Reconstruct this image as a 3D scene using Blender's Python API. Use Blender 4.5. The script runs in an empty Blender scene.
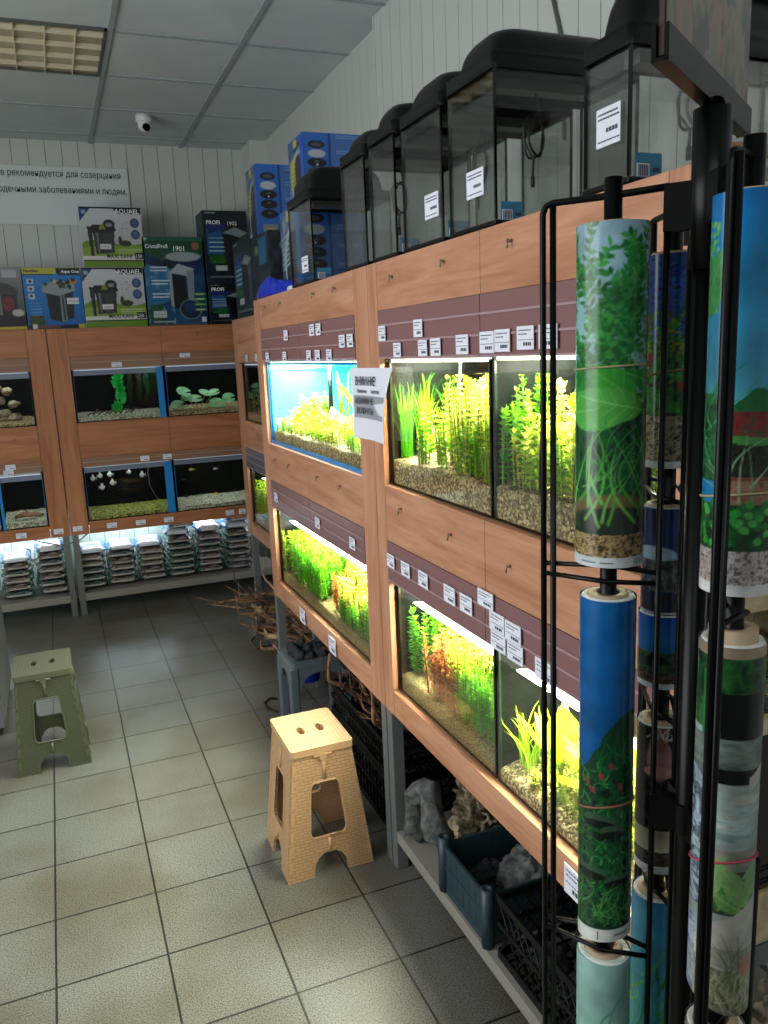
import bpy, math, random
import numpy as np
from mathutils import Vector, Matrix
from mathutils.geometry import tessellate_polygon

R = random.Random(7)
S = bpy.context.scene
COL = S.collection
PI = math.pi

# ------------------------------------------------------------------ helpers
def lin(c):
    return tuple(((v / 12.92) if v <= 0.04045 else ((v + 0.055) / 1.055) ** 2.4) for v in c)

class Mats(dict):
    pass
M = Mats()

def mat(name, col, rough=0.5, metal=0.0, spec=0.5, **kw):
    m = bpy.data.materials.new(name)
    m.use_nodes = True
    b = m.node_tree.nodes['Principled BSDF']
    b.inputs['Base Color'].default_value = (*lin(col), 1)
    b.inputs['Roughness'].default_value = rough
    b.inputs['Metallic'].default_value = metal
    b.inputs['Specular IOR Level'].default_value = spec
    if 'coat' in kw:
        b.inputs['Coat Weight'].default_value = kw['coat']
        b.inputs['Coat Roughness'].default_value = 0.08
    if 'emit' in kw:
        b.inputs['Emission Color'].default_value = (*lin(kw.get('ecol', col)), 1)
        b.inputs['Emission Strength'].default_value = kw['emit']
    M[name] = m
    return m

def nd(m, t, **kw):
    n = m.node_tree.nodes.new(t)
    for k, v in kw.items():
        if hasattr(n, k) and not k[0].isupper():
            setattr(n, k, v)
        else:
            n.inputs[k].default_value = v
    return n

def lk(m, a, b):
    m.node_tree.links.new(a, b)

def bsdf(m):
    return m.node_tree.nodes['Principled BSDF']

def ramp(m, fac, stops):
    r = nd(m, 'ShaderNodeValToRGB')
    el = r.color_ramp.elements
    while len(el) < len(stops):
        el.new(0.5)
    for e, (p, c) in zip(el, stops):
        e.position = p
        e.color = (*lin(c), 1)
    lk(m, fac, r.inputs['Fac'])
    return r.outputs['Color']

def objco(m, scale=(1, 1, 1), loc=(0, 0, 0)):
    tc = nd(m, 'ShaderNodeTexCoord')
    mp = nd(m, 'ShaderNodeMapping')
    mp.inputs['Scale'].default_value = scale
    mp.inputs['Location'].default_value = loc
    lk(m, tc.outputs['Object'], mp.inputs['Vector'])
    return mp.outputs['Vector']

def noise_mat(name, stops, scale=(8, 8, 8), detail=4, rough=0.6, bump=0.0, nscale=1.0, spec=0.4, bscale=None):
    m = mat(name, (1, 1, 1), rough, spec=spec)
    v = objco(m, scale)
    n = nd(m, 'ShaderNodeTexNoise')
    n.inputs['Scale'].default_value = nscale
    n.inputs['Detail'].default_value = detail
    lk(m, v, n.inputs['Vector'])
    lk(m, ramp(m, n.outputs['Fac'], stops), bsdf(m).inputs['Base Color'])
    if bump:
        bp = nd(m, 'ShaderNodeBump')
        bp.inputs['Strength'].default_value = bump
        bp.inputs['Distance'].default_value = 0.015
        if bscale:
            n2 = nd(m, 'ShaderNodeTexNoise')
            n2.inputs['Scale'].default_value = bscale
            n2.inputs['Detail'].default_value = 5
            lk(m, objco(m), n2.inputs['Vector'])
            lk(m, n2.outputs['Fac'], bp.inputs['Height'])
        else:
            lk(m, n.outputs['Fac'], bp.inputs['Height'])
        lk(m, bp.outputs['Normal'], bsdf(m).inputs['Normal'])
    return m

def vor_mat(name, stops, scale=90, rough=0.7, bump=0.6, dist=0.004):
    m = mat(name, (1, 1, 1), rough, spec=0.3)
    v = objco(m)
    n = nd(m, 'ShaderNodeTexVoronoi')
    n.inputs['Scale'].default_value = scale
    lk(m, v, n.inputs['Vector'])
    sep = nd(m, 'ShaderNodeSeparateColor')
    lk(m, n.outputs['Color'], sep.inputs['Color'])
    lk(m, ramp(m, sep.outputs['Red'], stops), bsdf(m).inputs['Base Color'])
    bp = nd(m, 'ShaderNodeBump')
    bp.invert = True
    bp.inputs['Strength'].default_value = bump
    bp.inputs['Distance'].default_value = dist
    lk(m, n.outputs['Distance'], bp.inputs['Height'])
    lk(m, bp.outputs['Normal'], bsdf(m).inputs['Normal'])
    return m

class MB:
    """collects geometry (world or local coordinates) for ONE mesh object"""
    def __init__(s):
        s.v = []; s.f = []; s.mi = []; s.sm = []; s.c = None
    def add(s, vs, fs, mi=0, sm=False):
        b = len(s.v)
        s.v.extend([tuple(p) for p in vs])
        for f in fs:
            s.f.append(tuple(b + i for i in f)); s.mi.append(mi); s.sm.append(sm)
        return s
    def box(s, x0, x1, y0, y1, z0, z1, mi=0):
        vs = [(x0, y0, z0), (x1, y0, z0), (x1, y1, z0), (x0, y1, z0), (x0, y0, z1), (x1, y0, z1), (x1, y1, z1), (x0, y1, z1)]
        return s.add(vs, [(0, 3, 2, 1), (4, 5, 6, 7), (0, 1, 5, 4), (1, 2, 6, 5), (2, 3, 7, 6), (3, 0, 4, 7)], mi)
    def obox(s, c, ax, ay, az, mi=0):
        c = Vector(c); ax = Vector(ax); ay = Vector(ay); az = Vector(az)
        vs = [c + sx * ax + sy * ay + sz * az for sz in (-1, 1) for sx, sy in ((-1, -1), (1, -1), (1, 1), (-1, 1))]
        return s.add(vs, [(0, 3, 2, 1), (4, 5, 6, 7), (0, 1, 5, 4), (1, 2, 6, 5), (2, 3, 7, 6), (3, 0, 4, 7)], mi)
    def tube(s, pts, r, n=8, mi=0, cap=True, sm=True):
        pts = [Vector(p) for p in pts]
        rs = r if isinstance(r, (list, tuple)) else [r] * len(pts)
        rings = []; up = None
        for i, p in enumerate(pts):
            if i == 0: t = pts[1] - pts[0]
            elif i == len(pts) - 1: t = pts[-1] - pts[-2]
            else: t = (pts[i + 1] - p).normalized() + (p - pts[i - 1]).normalized()
            if t.length < 1e-9: t = Vector((0, 0, 1))
            t.normalize()
            if up is None:
                up = Vector((0, 0, 1)) if abs(t.z) < 0.9 else Vector((1, 0, 0))
            a = t.cross(up)
            if a.length < 1e-6:
                a = t.cross(Vector((0, 1, 0.3)))
            a.normalize(); b = a.cross(t).normalized()
            up = b
            rings.append([p + rs[i] * (math.cos(k * 2 * PI / n) * a + math.sin(k * 2 * PI / n) * b) for k in range(n)])
        vs = [q for rg in rings for q in rg]
        fs = [(i * n + k, i * n + (k + 1) % n, (i + 1) * n + (k + 1) % n, (i + 1) * n + k) for i in range(len(pts) - 1) for k in range(n)]
        s.add(vs, fs, mi, sm)
        if cap:
            b = len(s.v) - len(vs)
            s.f.append(tuple(b + k for k in range(n))[::-1]); s.mi.append(mi); s.sm.append(False)
            e = b + (len(pts) - 1) * n
            s.f.append(tuple(e + k for k in range(n))); s.mi.append(mi); s.sm.append(False)
        return s
    def lathe(s, prof, cx, cy, n=32, mi=0, sm=True):
        vs = [(cx + r * math.cos(2 * PI * k / n), cy + r * math.sin(2 * PI * k / n), z) for r, z in prof for k in range(n)]
        fs = [(i * n + k, i * n + (k + 1) % n, (i + 1) * n + (k + 1) % n, (i + 1) * n + k) for i in range(len(prof) - 1) for k in range(n)]
        return s.add(vs, fs, mi, sm)
    def ball(s, c, rx, ry, rz, n=12, m=8, mi=0, jit=0, rnd=None):
        vs = [(c[0], c[1], c[2] - rz)]
        for i in range(1, m):
            a = -PI / 2 + PI * i / m
            for k in range(n):
                j = 1 + (rnd.uniform(-jit, jit) if jit else 0)
                vs.append((c[0] + rx * j * math.cos(a) * math.cos(2 * PI * k / n), c[1] + ry * j * math.cos(a) * math.sin(2 * PI * k / n), c[2] + rz * j * math.sin(a)))
        vs.append((c[0], c[1], c[2] + rz))
        fs = [(0, 1 + (k + 1) % n, 1 + k) for k in range(n)]
        for i in range(m - 2):
            o = 1 + i * n
            fs += [(o + k, o + (k + 1) % n, o + n + (k + 1) % n, o + n + k) for k in range(n)]
        o = 1 + (m - 2) * n; t = len(vs) - 1
        fs += [(o + k, o + (k + 1) % n, t) for k in range(n)]
        return s.add(vs, fs, mi, True)
    def leaf(s, p, d, L, w, nrm, mi=0, bend=0.15):
        p = Vector(p); d = Vector(d).normalized(); nrm = Vector(nrm)
        sd = d.cross(nrm)
        if sd.length < 1e-5: sd = d.cross(Vector((0.3, 0.5, 0.8)))
        sd.normalize(); n2 = sd.cross(d)
        a = p + d * L * 0.45 + n2 * L * bend * 0.5
        return s.add([p, a + sd * w / 2, p + d * L - n2 * L * bend * .3, a - sd * w / 2], [(0, 1, 2, 3)], mi)
    def ribbon(s, pts, w, side, mi=0, taper=True):
        n = len(pts); vs = []
        side = Vector(side).normalized()
        for i, p in enumerate(pts):
            k = w / 2 * (max(0.08, math.sin(PI * min(0.97, 0.25 + 0.75 * i / (n - 1)))) if taper else 1)
            vs += [Vector(p) + side * k, Vector(p) - side * k]
        return s.add(vs, [(2 * i, 2 * i + 1, 2 * i + 3, 2 * i + 2) for i in range(n - 1)], mi, True)
    def build(s, name, mats, parent=None, origin=None, bevel=0, kind=None, loc=None):
        me = bpy.data.meshes.new(name)
        o = bpy.data.objects.new(name, me)
        if parent is not None:
            org = Vector(parent.get('_o', (0, 0, 0)))
        elif origin is not None:
            org = Vector(origin)
        else:
            org = Vector((0, 0, 0))
        me.from_pydata([tuple(Vector(p) - org) for p in s.v], [], s.f)
        if not isinstance(mats, (list, tuple)): mats = [mats]
        for m in mats: me.materials.append(M[m] if isinstance(m, str) else m)
        me.polygons.foreach_set('material_index', s.mi)
        me.polygons.foreach_set('use_smooth', s.sm)
        if s.c is not None:
            at = me.color_attributes.new('Col', 'FLOAT_COLOR', 'POINT')
            at.data.foreach_set('color', np.asarray(s.c, np.float32).ravel())
        me.update()
        COL.objects.link(o)
        if parent is not None:
            o.parent = parent
            o['_o'] = tuple(org)
        else:
            o.location = org
            o['_o'] = tuple(org)
        if bevel:
            b = o.modifiers.new('bevel', 'BEVEL'); b.width = bevel; b.segments = 2; b.limit_method = 'ANGLE'
        if kind: o['kind'] = kind
        return o

def tag(o, label, cat, group=None, kind=None):
    o['label'] = label; o['category'] = cat
    if group: o['group'] = group
    if kind: o['kind'] = kind
    return o

def thing(name, label, cat, loc=(0, 0, 0), group=None):
    o = bpy.data.objects.new(name, None); COL.objects.link(o)
    o.location = loc; o['_o'] = tuple(loc); o.empty_display_size = 0.05
    return tag(o, label, cat, group)

def copy_tree(o, loc=None, parent=None, label=None, group=None, rot=None, scale=None):
    c = o.copy(); COL.objects.link(c)
    if parent is not None: c.parent = parent
    if loc is not None: c.location = loc
    if rot is not None: c.rotation_euler = rot
    if scale is not None: c.scale = scale
    if label: c['label'] = label
    if group: c['group'] = group
    for ch in o.children: copy_tree(ch, parent=c)
    return c

def structure(mb, name, mats, **kw):
    return mb.build(name, mats, kind='structure', **kw)

def lines_text(txt, size, org, uvec, vvec, parent, name, material, align='LEFT', depth=0.0004, bold=0.0, sx=1.0):
    """letters as thin meshes lying in the plane (uvec, vvec) with their left end at org"""
    cu = bpy.data.curves.new('letters', 'FONT'); cu.body = txt; cu.size = size; cu.align_x = align
    cu.extrude = depth; cu.offset = bold; cu.resolution_u = 2
    to = bpy.data.objects.new('letters', cu); COL.objects.link(to)
    dg = bpy.context.evaluated_depsgraph_get()
    me = bpy.data.meshes.new_from_object(to.evaluated_get(dg))
    bpy.data.objects.remove(to); bpy.data.curves.remove(cu)
    u = Vector(uvec).normalized(); v = Vector(vvec).normalized(); w = u.cross(v)
    org = Vector(org); po = Vector(parent['_o']) if parent is not None else Vector((0, 0, 0))
    for vt in me.vertices:
        c = vt.co
        vt.co = org + u * c.x * sx + v * c.y + w * c.z - po
    me.materials.clear(); me.materials.append(M[material])
    o = bpy.data.objects.new(name, me); COL.objects.link(o)
    if parent is not None: o.parent = parent
    o['_o'] = tuple(po)
    return o

def plate(mb, outer, holes, fmap, t, mi=0, ms=None):
    """flat plate with holes: 2-D outline, thickness t, fmap(s, h, d) gives the 3-D point"""
    loops = [outer] + holes
    flat = [p for l in loops for p in l]
    tris = tessellate_polygon([[Vector((p[0], p[1], 0)) for p in l] for l in loops])
    n = len(flat)
    vs = [fmap(p[0], p[1], 0) for p in flat] + [fmap(p[0], p[1], t) for p in flat]
    fs = [tuple(a) for a in tris] + [tuple(n + i for i in a[::-1]) for a in tris]
    mb.add(vs, fs, mi)
    b = 0; fs = []
    for l in loops:
        k = len(l)
        fs += [(b + i, b + (i + 1) % k, n + b + (i + 1) % k, n + b + i) for i in range(k)]
        b += k
    mb.add(vs, fs, mi if ms is None else ms)
    return mb

def rrect(x0, x1, y0, y1, r, n=5):
    o = []
    for cx, cy, a0 in ((x1 - r, y0 + r, -PI / 2), (x1 - r, y1 - r, 0), (x0 + r, y1 - r, PI / 2), (x0 + r, y0 + r, PI)):
        o += [(cx + r * math.cos(a0 + PI / 2 * i / n), cy + r * math.sin(a0 + PI / 2 * i / n)) for i in range(n + 1)]
    return o

# ------------------------------------------------------------------ printed artwork (paint on a grid of vertex colours)
class Art:
    def __init__(s, W, H, col=(1, 1, 1), seed=1):
        s.W, s.H = W, H
        s.a = np.zeros((H + 1, W + 1, 3)); s.a[:] = col
        s.X, s.Y = np.meshgrid(np.arange(W + 1), np.arange(H + 1))
        s.r = np.random.RandomState(seed); s.p = random.Random(seed)
    def noise(s, sx, sy, oct=3):
        out = np.zeros_like(s.X, float); amp = 1; tot = 0
        for o in range(oct):
            gx, gy = max(2, int(s.W / sx) + 2), max(2, int(s.H / sy) + 2)
            g = s.r.rand(gy + 1, gx + 1)
            fx = s.X / s.W * (gx - 1); fy = s.Y / s.H * (gy - 1)
            ix, iy = fx.astype(int), fy.astype(int); tx, ty = fx - ix, fy - iy
            tx = tx * tx * (3 - 2 * tx); ty = ty * ty * (3 - 2 * ty)
            out += amp * ((g[iy, ix] * (1 - tx) + g[iy, ix + 1] * tx) * (1 - ty) + (g[iy + 1, ix] * (1 - tx) + g[iy + 1, ix + 1] * tx) * ty)
            tot += amp; amp *= .6; sx = max(1, sx / 2); sy = max(1, sy / 2)
        return out / tot
    def put(s, mask, col):
        mask = np.clip(mask, 0, 1)[..., None]
        s.a = s.a * (1 - mask) + np.asarray(col) * mask
    def vgrad(s, y0, y1, c0, c1):
        t = np.clip((s.Y / s.H - y0) / (y1 - y0), 0, 1)[..., None]
        m = ((s.Y / s.H >= y0) & (s.Y / s.H <= y1))
        g = np.asarray(c0) * (1 - t) + np.asarray(c1) * t
        s.a[m] = g[m]
    def mottle(s, y0, y1, cols, sx=6, sy=6, x0=0, x1=1):
        n = s.noise(sx, sy)
        n = (n - n.min()) / (n.max() - n.min() + 1e-9)
        n = np.clip((n - .2) / .6, 0, .999)
        k = n * (len(cols) - 1); i = k.astype(int); t = (k - i)[..., None]
        c = np.asarray(cols)
        g = c[i] * (1 - t) + c[np.minimum(i + 1, len(cols) - 1)] * t
        m = (s.Y / s.H >= y0) & (s.Y / s.H <= y1) & (s.X / s.W >= x0) & (s.X / s.W <= x1)
        s.a[m] = g[m]
    def speck(s, y0, y1, cols, x0=0, x1=1):
        r = s.r.randint(0, len(cols), s.X.shape)
        m = (s.Y / s.H >= y0) & (s.Y / s.H <= y1) & (s.X / s.W >= x0) & (s.X / s.W <= x1)
        s.a[m] = np.asarray(cols)[r][m]
    def ell(s, x, y, rx, ry, col, ang=0):
        x, y, rx, ry = x * s.W, y * s.H, rx * s.W, ry * s.H
        c, sn = math.cos(ang), math.sin(ang)
        u = (s.X - x) * c + (s.Y - y) * sn; v = -(s.X - x) * sn + (s.Y - y) * c
        d = (u / max(rx, .6)) ** 2 + (v / max(ry, .6)) ** 2
        s.put((1.15 - d) / .3, col)
    def rect(s, x0, x1, y0, y1, col):
        s.put(((s.X / s.W >= x0) & (s.X / s.W <= x1) & (s.Y / s.H >= y0) & (s.Y / s.H <= y1)).astype(float), col)
    def poly(s, pts, col):
        ins = np.zeros_like(s.X, bool); n = len(pts)
        P = [(p[0] * s.W, p[1] * s.H) for p in pts]
        for i in range(n):
            (xa, ya), (xb, yb) = P[i], P[(i + 1) % n]
            if ya == yb: continue
            ins ^= ((ya > s.Y) != (yb > s.Y)) & (s.X < (xb - xa) * (s.Y - ya) / (yb - ya) + xa)
        s.put(ins.astype(float), col)
    def stroke(s, x0, y0, x1, y1, w0, w1, col, bow=0):
        """tapered stroke in grid units"""
        n = 10; pts = []
        dx, dy = x1 - x0, y1 - y0
        for i in range(n + 1):
            t = i / n; b = bow * math.sin(PI * t)
            pts.append((x0 + dx * t - dy * b, y0 + dy * t + dx * b, w0 + (w1 - w0) * t))
        xa = int(max(0, min(p[0] for p in pts) - 4)); xb = int(min(s.W, max(p[0] for p in pts) + 4)) + 1
        ya = int(max(0, min(p[1] for p in pts) - 4)); yb = int(min(s.H, max(p[1] for p in pts) + 4)) + 1
        if xb <= xa or yb <= ya: return
        X, Y = s.X[ya:yb, xa:xb], s.Y[ya:yb, xa:xb]
        mk = np.zeros(X.shape)
        for i in range(n):
            ax, ay, wa = pts[i]; bx, by, wb = pts[i + 1]
            L = (bx - ax) ** 2 + (by - ay) ** 2 + 1e-9
            t = np.clip(((X - ax) * (bx - ax) + (Y - ay) * (by - ay)) / L, 0, 1)
            d = np.hypot(X - ax - t * (bx - ax), Y - ay - t * (by - ay))
            mk = np.maximum(mk, np.clip((wa + (wb - wa) * t) / 2 + .5 - d, 0, 1))
        mk = mk[..., None]
        s.a[ya:yb, xa:xb] = s.a[ya:yb, xa:xb] * (1 - mk) + np.asarray(col) * mk
    def leafs(s, x, y, ang, L, w, col, vein=None):
        """big leaf: grid units"""
        c, sn = math.cos(ang), math.sin(ang)
        u = (s.X - x) * c + (s.Y - y) * sn; v = -(s.X - x) * sn + (s.Y - y) * c
        t = np.clip(u / L, 0, 1)
        hw = w / 2 * np.sin(PI * t ** .75)
        m = np.clip(hw - np.abs(v) + .5, 0, 1) * ((u > 0) & (u < L))
        s.put(m, col)
        if vein is not None:
            s.put(np.clip(.9 - np.abs(v), 0, 1) * ((u > 0) & (u < L)), vein)
            s.put(np.clip(.75 - np.abs(np.mod(u - np.abs(v) * .8, L / 6) - L / 12), 0, 1) * m * .7, vein)
    def leaflet(s, x, y, a, L, w, col):
        xa, xb = int(max(0, x - L - 2)), int(min(s.W, x + L + 2)) + 1; ya, yb = int(max(0, y - L - 2)), int(min(s.H, y + L + 2)) + 1
        if xb <= xa or yb <= ya: return
        X, Y = s.X[ya:yb, xa:xb] - x, s.Y[ya:yb, xa:xb] - y; c, sn = math.cos(a), math.sin(a)
        u = X * c + Y * sn; v = -X * sn + Y * c; t = np.clip(u / L, 0, 1)
        mk = (np.clip(w / 2 * np.sin(PI * t ** .8) + .5 - np.abs(v), 0, 1) * ((u > -.5) & (u < L + .5)))[..., None]
        s.a[ya:yb, xa:xb] = s.a[ya:yb, xa:xb] * (1 - mk) + np.asarray(col) * mk
    def vine(s, x, y, h, n, ll, lw, cols, lean=0):
        a = PI / 2 + lean; st = h / n
        for i in range(n):
            a += s.p.uniform(-.28, .28); a = min(max(a, .6), 2.5)
            x2, y2 = x + st * math.cos(a), y + st * math.sin(a)
            s.stroke(x, y, x2, y2, 1.0, .9, cols[0])
            for sd in (-1, 1):
                s.leaflet(x2, y2, a + sd * s.p.uniform(.5, 1.5), ll * s.p.uniform(.7, 1.3), lw * s.p.uniform(.8, 1.3), s.p.choice(cols))
            x, y = x2, y2
    def grass(s, n, x0, x1, y0, y1, L0, L1, cols, w=1.6, spread=.9):
        for i in range(n):
            x = s.p.uniform(x0, x1) * s.W; y = s.p.uniform(y0, y1) * s.H
            a = PI / 2 + s.p.uniform(-spread, spread); L = s.p.uniform(L0, L1)
            s.stroke(x, y, x + L * math.cos(a), y + L * math.sin(a), w, .3, s.p.choice(cols), s.p.uniform(-.3, .3))
    def flat(s):
        a = np.clip(s.a, 0, 1)
        a = a * .90
        l = np.where(a <= .04045, a / 12.92, ((a + .055) / 1.055) ** 2.4)
        return np.concatenate([l, np.ones(l.shape[:2] + (1,))], 2).reshape(-1, 4)

def print_panel(art, org, u, v, parent, name, material='print'):
    W, H = art.W, art.H
    org = np.asarray(org, float); u = np.asarray(u, float); v = np.asarray(v, float)
    n = np.cross(u, v); n /= np.linalg.norm(n)
    I, J = np.meshgrid(np.arange(W + 1) / W, np.arange(H + 1) / H)
    P = org + I[..., None] * u + J[..., None] * v + n * 0.0006
    po = np.asarray(parent['_o'], float)
    V = (P - po).reshape(-1, 3)
    q = np.arange((W + 1) * (H + 1)).reshape(H + 1, W + 1)
    F = np.stack([q[:-1, :-1], q[:-1, 1:], q[1:, 1:], q[1:, :-1]], -1).reshape(-1, 4)
    return raw_mesh(V, F, art.flat(), parent, name, material)

def raw_mesh(V, F, C, parent, name, material, smooth=False):
    me = bpy.data.meshes.new(name)
    me.vertices.add(len(V)); me.vertices.foreach_set('co', np.asarray(V, np.float32).ravel())
    k = F.shape[1]
    me.loops.add(F.size); me.loops.foreach_set('vertex_index', F.astype(np.int32).ravel())
    me.polygons.add(len(F))
    me.polygons.foreach_set('loop_start', np.arange(0, F.size, k, dtype=np.int32))
    me.update(calc_edges=True)
    if smooth: me.polygons.foreach_set('use_smooth', [True] * len(F))
    at = me.color_attributes.new('Col', 'FLOAT_COLOR', 'POINT')
    at.data.foreach_set('color', np.asarray(C, np.float32).ravel())
    me.materials.append(M[material]); me.validate()
    o = bpy.data.objects.new(name, me); COL.objects.link(o)
    o.parent = parent; o['_o'] = tuple(parent['_o'])
    return o

# ------------------------------------------------------------------ materials
def wood(name, along, c0, c1, c2, rough=.38):
    m = mat(name, (1, 1, 1), rough, spec=.45)
    sc = {'x': (1.2, 14, 14), 'y': (14, 1.2, 14), 'z': (14, 14, 1.2)}[along]
    v = objco(m, sc)
    n = nd(m, 'ShaderNodeTexNoise'); n.inputs['Scale'].default_value = 1.6; n.inputs['Detail'].default_value = 6; n.inputs['Distortion'].default_value = .8
    lk(m, v, n.inputs['Vector'])
    n2 = nd(m, 'ShaderNodeTexNoise'); n2.inputs['Scale'].default_value = 9; n2.inputs['Detail'].default_value = 2
    lk(m, v, n2.inputs['Vector'])
    mx = nd(m, 'ShaderNodeMath', operation='MULTIPLY_ADD'); lk(m, n2.outputs['Fac'], mx.inputs[0]); mx.inputs[1].default_value = .35
    lk(m, n.outputs['Fac'], mx.inputs[2])
    lk(m, ramp(m, mx.outputs[0], [(.42, c0), (.62, c1), (.86, c2)]), bsdf(m).inputs['Base Color'])
    return m
WC = ((.64, .43, .315), (.725, .515, .395), (.79, .59, .47))
for a in 'xyz': wood('wood_' + a, a, *WC)
WB = ((.54, .33, .20), (.63, .405, .26), (.70, .47, .32))
for a in 'xz': wood('woodb_' + a, a, *WB)
wood('pale_wood', 'y', (.72, .62, .46), (.80, .71, .56), (.86, .78, .64), .5)

m = mat('floor_tile', (1, 1, 1), .32, spec=.5)
v = objco(m, (1, 1, 1), (.17724 + .30405 * 20, -2.17 + .30144 * 20, 0))
bt = nd(m, 'ShaderNodeTexBrick'); bt.offset = 0; bt.squash = 1
for k, q in (('Scale', 1), ('Brick Width', .30405), ('Row Height', .30144), ('Mortar Size', .0034), ('Mortar Smooth', .1), ('Bias', 0)): bt.inputs[k].default_value = q
bt.inputs['Color1'].default_value = (*lin((.485, .485, .465)), 1); bt.inputs['Color2'].default_value = (*lin((.515, .515, .495)), 1); bt.inputs['Mortar'].default_value = (*lin((.20, .20, .185)), 1)
lk(m, v, bt.inputs['Vector'])
n = nd(m, 'ShaderNodeTexNoise'); n.inputs['Scale'].default_value = 230; n.inputs['Detail'].default_value = 1; lk(m, objco(m), n.inputs['Vector'])
sp = ramp(m, n.outputs['Fac'], [(.32, (.52, .52, .51)), (.48, (.84, .84, .83)), (.56, (.92, .92, .91)), (.68, (1, 1, 1))])
n3 = nd(m, 'ShaderNodeTexNoise'); n3.inputs['Scale'].default_value = 2.2; n3.inputs['Detail'].default_value = 4; lk(m, objco(m), n3.inputs['Vector'])
dirt = ramp(m, n3.outputs['Fac'], [(.36, (.86, .82, .76)), (.58, (1, 1, .99))])
mx = nd(m, 'ShaderNodeMix', data_type='RGBA', blend_type='MULTIPLY'); mx.inputs[0].default_value = 1
lk(m, bt.outputs['Color'], mx.inputs[6]); lk(m, sp, mx.inputs[7])
mx2 = nd(m, 'ShaderNodeMix', data_type='RGBA', blend_type='MULTIPLY'); mx2.inputs[0].default_value = 1
lk(m, mx.outputs[2], mx2.inputs[6]); lk(m, dirt, mx2.inputs[7]); lk(m, mx2.outputs[2], bsdf(m).inputs['Base Color'])
bp = nd(m, 'ShaderNodeBump'); bp.inputs['Strength'].default_value = .4; bp.inputs['Distance'].default_value = .002; bp.invert = True
lk(m, bt.outputs['Fac'], bp.inputs['Height']); lk(m, bp.outputs['Normal'], bsdf(m).inputs['Normal'])

mat('wall_panel', (.75, .77, .745), .45); mat('wall_gap', (.36, .37, .36), .7); mat('plain_wall', (.72, .72, .69), .7)
noise_mat('ceiling_tile', [(.3, (.74, .78, .785)), (.7, (.79, .825, .825))], (3, 3, 3), 3, .9, bump=.15, bscale=160)
mat('ceiling_bar', (.60, .64, .645), .5)
mat('white_plastic', (.86, .87, .87), .35); mat('black_plastic', (.03, .031, .035), .34, spec=.28); mat('black_gloss', (.02, .02, .022), .12)
mat('black_crate', (.04, .04, .044), .5, spec=.25); mat('teal_crate', (.14, .225, .255), .42); mat('grey_stool', (.36, .41, .43), .45)
mat('grey_metal', (.42, .43, .41), .38, .6); mat('leg_paint', (.40, .42, .41), .45); mat('shelf_grey', (.55, .54, .50), .5)
mat('rack_black', (.018, .018, .02), .34, spec=.2); mat('chrome', (.75, .75, .75), .2, 1); mat('lamp_reflector', (.80, .75, .60), .3, .4)
mat('louvre', (.88, .85, .74), .35, .1); mat('dark_inside', (.05, .055, .055), .8); mat('tank_back_black', (.018, .03, .022), .6, spec=.08)
mat('tank_back_cyan', (.28, .90, .88), .4); mat('blue_trim', (.10, .50, .78), .35); mat('silicone', (.03, .13, .10), .3)
mat('strip_brown', (.52, .38, .38), .3, spec=.5); mat('strip_lip', (.66, .55, .56), .25); mat('strip_grey', (.42, .42, .46), .25)
mat('strip_wood', (.56, .42, .34), .22, spec=.6); mat('strip_wood_lip', (.66, .56, .48), .2)
mat('brown_panel', (.20, .14, .10), .5)
mat('paper', (.88, .89, .93), .8); mat('paper_grey', (.60, .61, .64), .8); mat('ink', (.26, .27, .34), .8); mat('ink_green', (.05, .27, .20), .7)
mat('ink_white', (.88, .9, .92), .6); mat('ink_black', (.05, .05, .06), .7); mat('ink_yellow', (.75, .72, .2), .6)
mat('hook_metal', (.62, .58, .50), .3, .9)
mat('lamp_on', (1, 1, .9), .5, emit=6, ecol=(1, 1, .86)); mat('lamp_cool', (.9, .97, 1), .5, emit=6, ecol=(.88, .96, 1)); mat('lamp_dim', (.9, .95, 1), .5, emit=.45, ecol=(.85, .93, 1))
mat('cable_black', (.03, .03, .03), .4); mat('banner', (.80, .84, .825), .5); mat('blue_bag', (.06, .18, .72), .4); mat('white_bag', (.85, .86, .88), .5)
mat('rubber_beige', (.62, .58, .42), .6); mat('rubber_pink', (.70, .22, .33), .5); mat('rubber_brown', (.55, .35, .26), .6)
mat('core', (.70, .62, .50), .7); mat('core_edge', (.88, .9, .87), .6); mat('cardboard', (.66, .52, .38), .75); mat('cardboard_pale', (.74, .68, .58), .75); mat('box_blue', (.10, .27, .62), .4); mat('box_dark', (.05, .08, .12), .35)
mat('box_white', (.78, .8, .8), .45); mat('box_teal', (.03, .17, .17), .4); mat('box_bluea', (.04, .33, .63), .4); mat('box_green', (.06, .22, .15), .4)
noise_mat('driftwood', [(.3, (.36, .25, .17)), (.55, (.56, .42, .30)), (.8, (.70, .57, .43))], (20, 20, 20), 4, .8, bump=.5)
noise_mat('driftwood_light', [(.3, (.52, .40, .28)), (.7, (.78, .66, .50))], (20, 20, 20), 4, .8, bump=.4)
noise_mat('root_dark', [(.3, (.16, .11, .09)), (.6, (.34, .24, .19)), (.8, (.46, .36, .30))], (25, 25, 25), 4, .8, bump=.5)
noise_mat('rock_grey', [(.3, (.20, .21, .21)), (.55, (.37, .38, .37)), (.8, (.50, .51, .49))], (30, 30, 30), 8, .85, bump=1.0)
noise_mat('rock_dark', [(.3, (.10, .11, .12)), (.6, (.20, .22, .23)), (.8, (.36, .38, .38))], (14, 14, 14), 6, .7, bump=.8)
noise_mat('rock_holey', [(.28, (.26, .22, .16)), (.5, (.58, .53, .42)), (.75, (.78, .74, .62))], (34, 34, 50), 8, .9, bump=1)
noise_mat('rock_brown', [(.3, (.22, .19, .15)), (.55, (.46, .42, .35)), (.8, (.60, .56, .48))], (40, 40, 22), 8, .9, bump=1)
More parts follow.
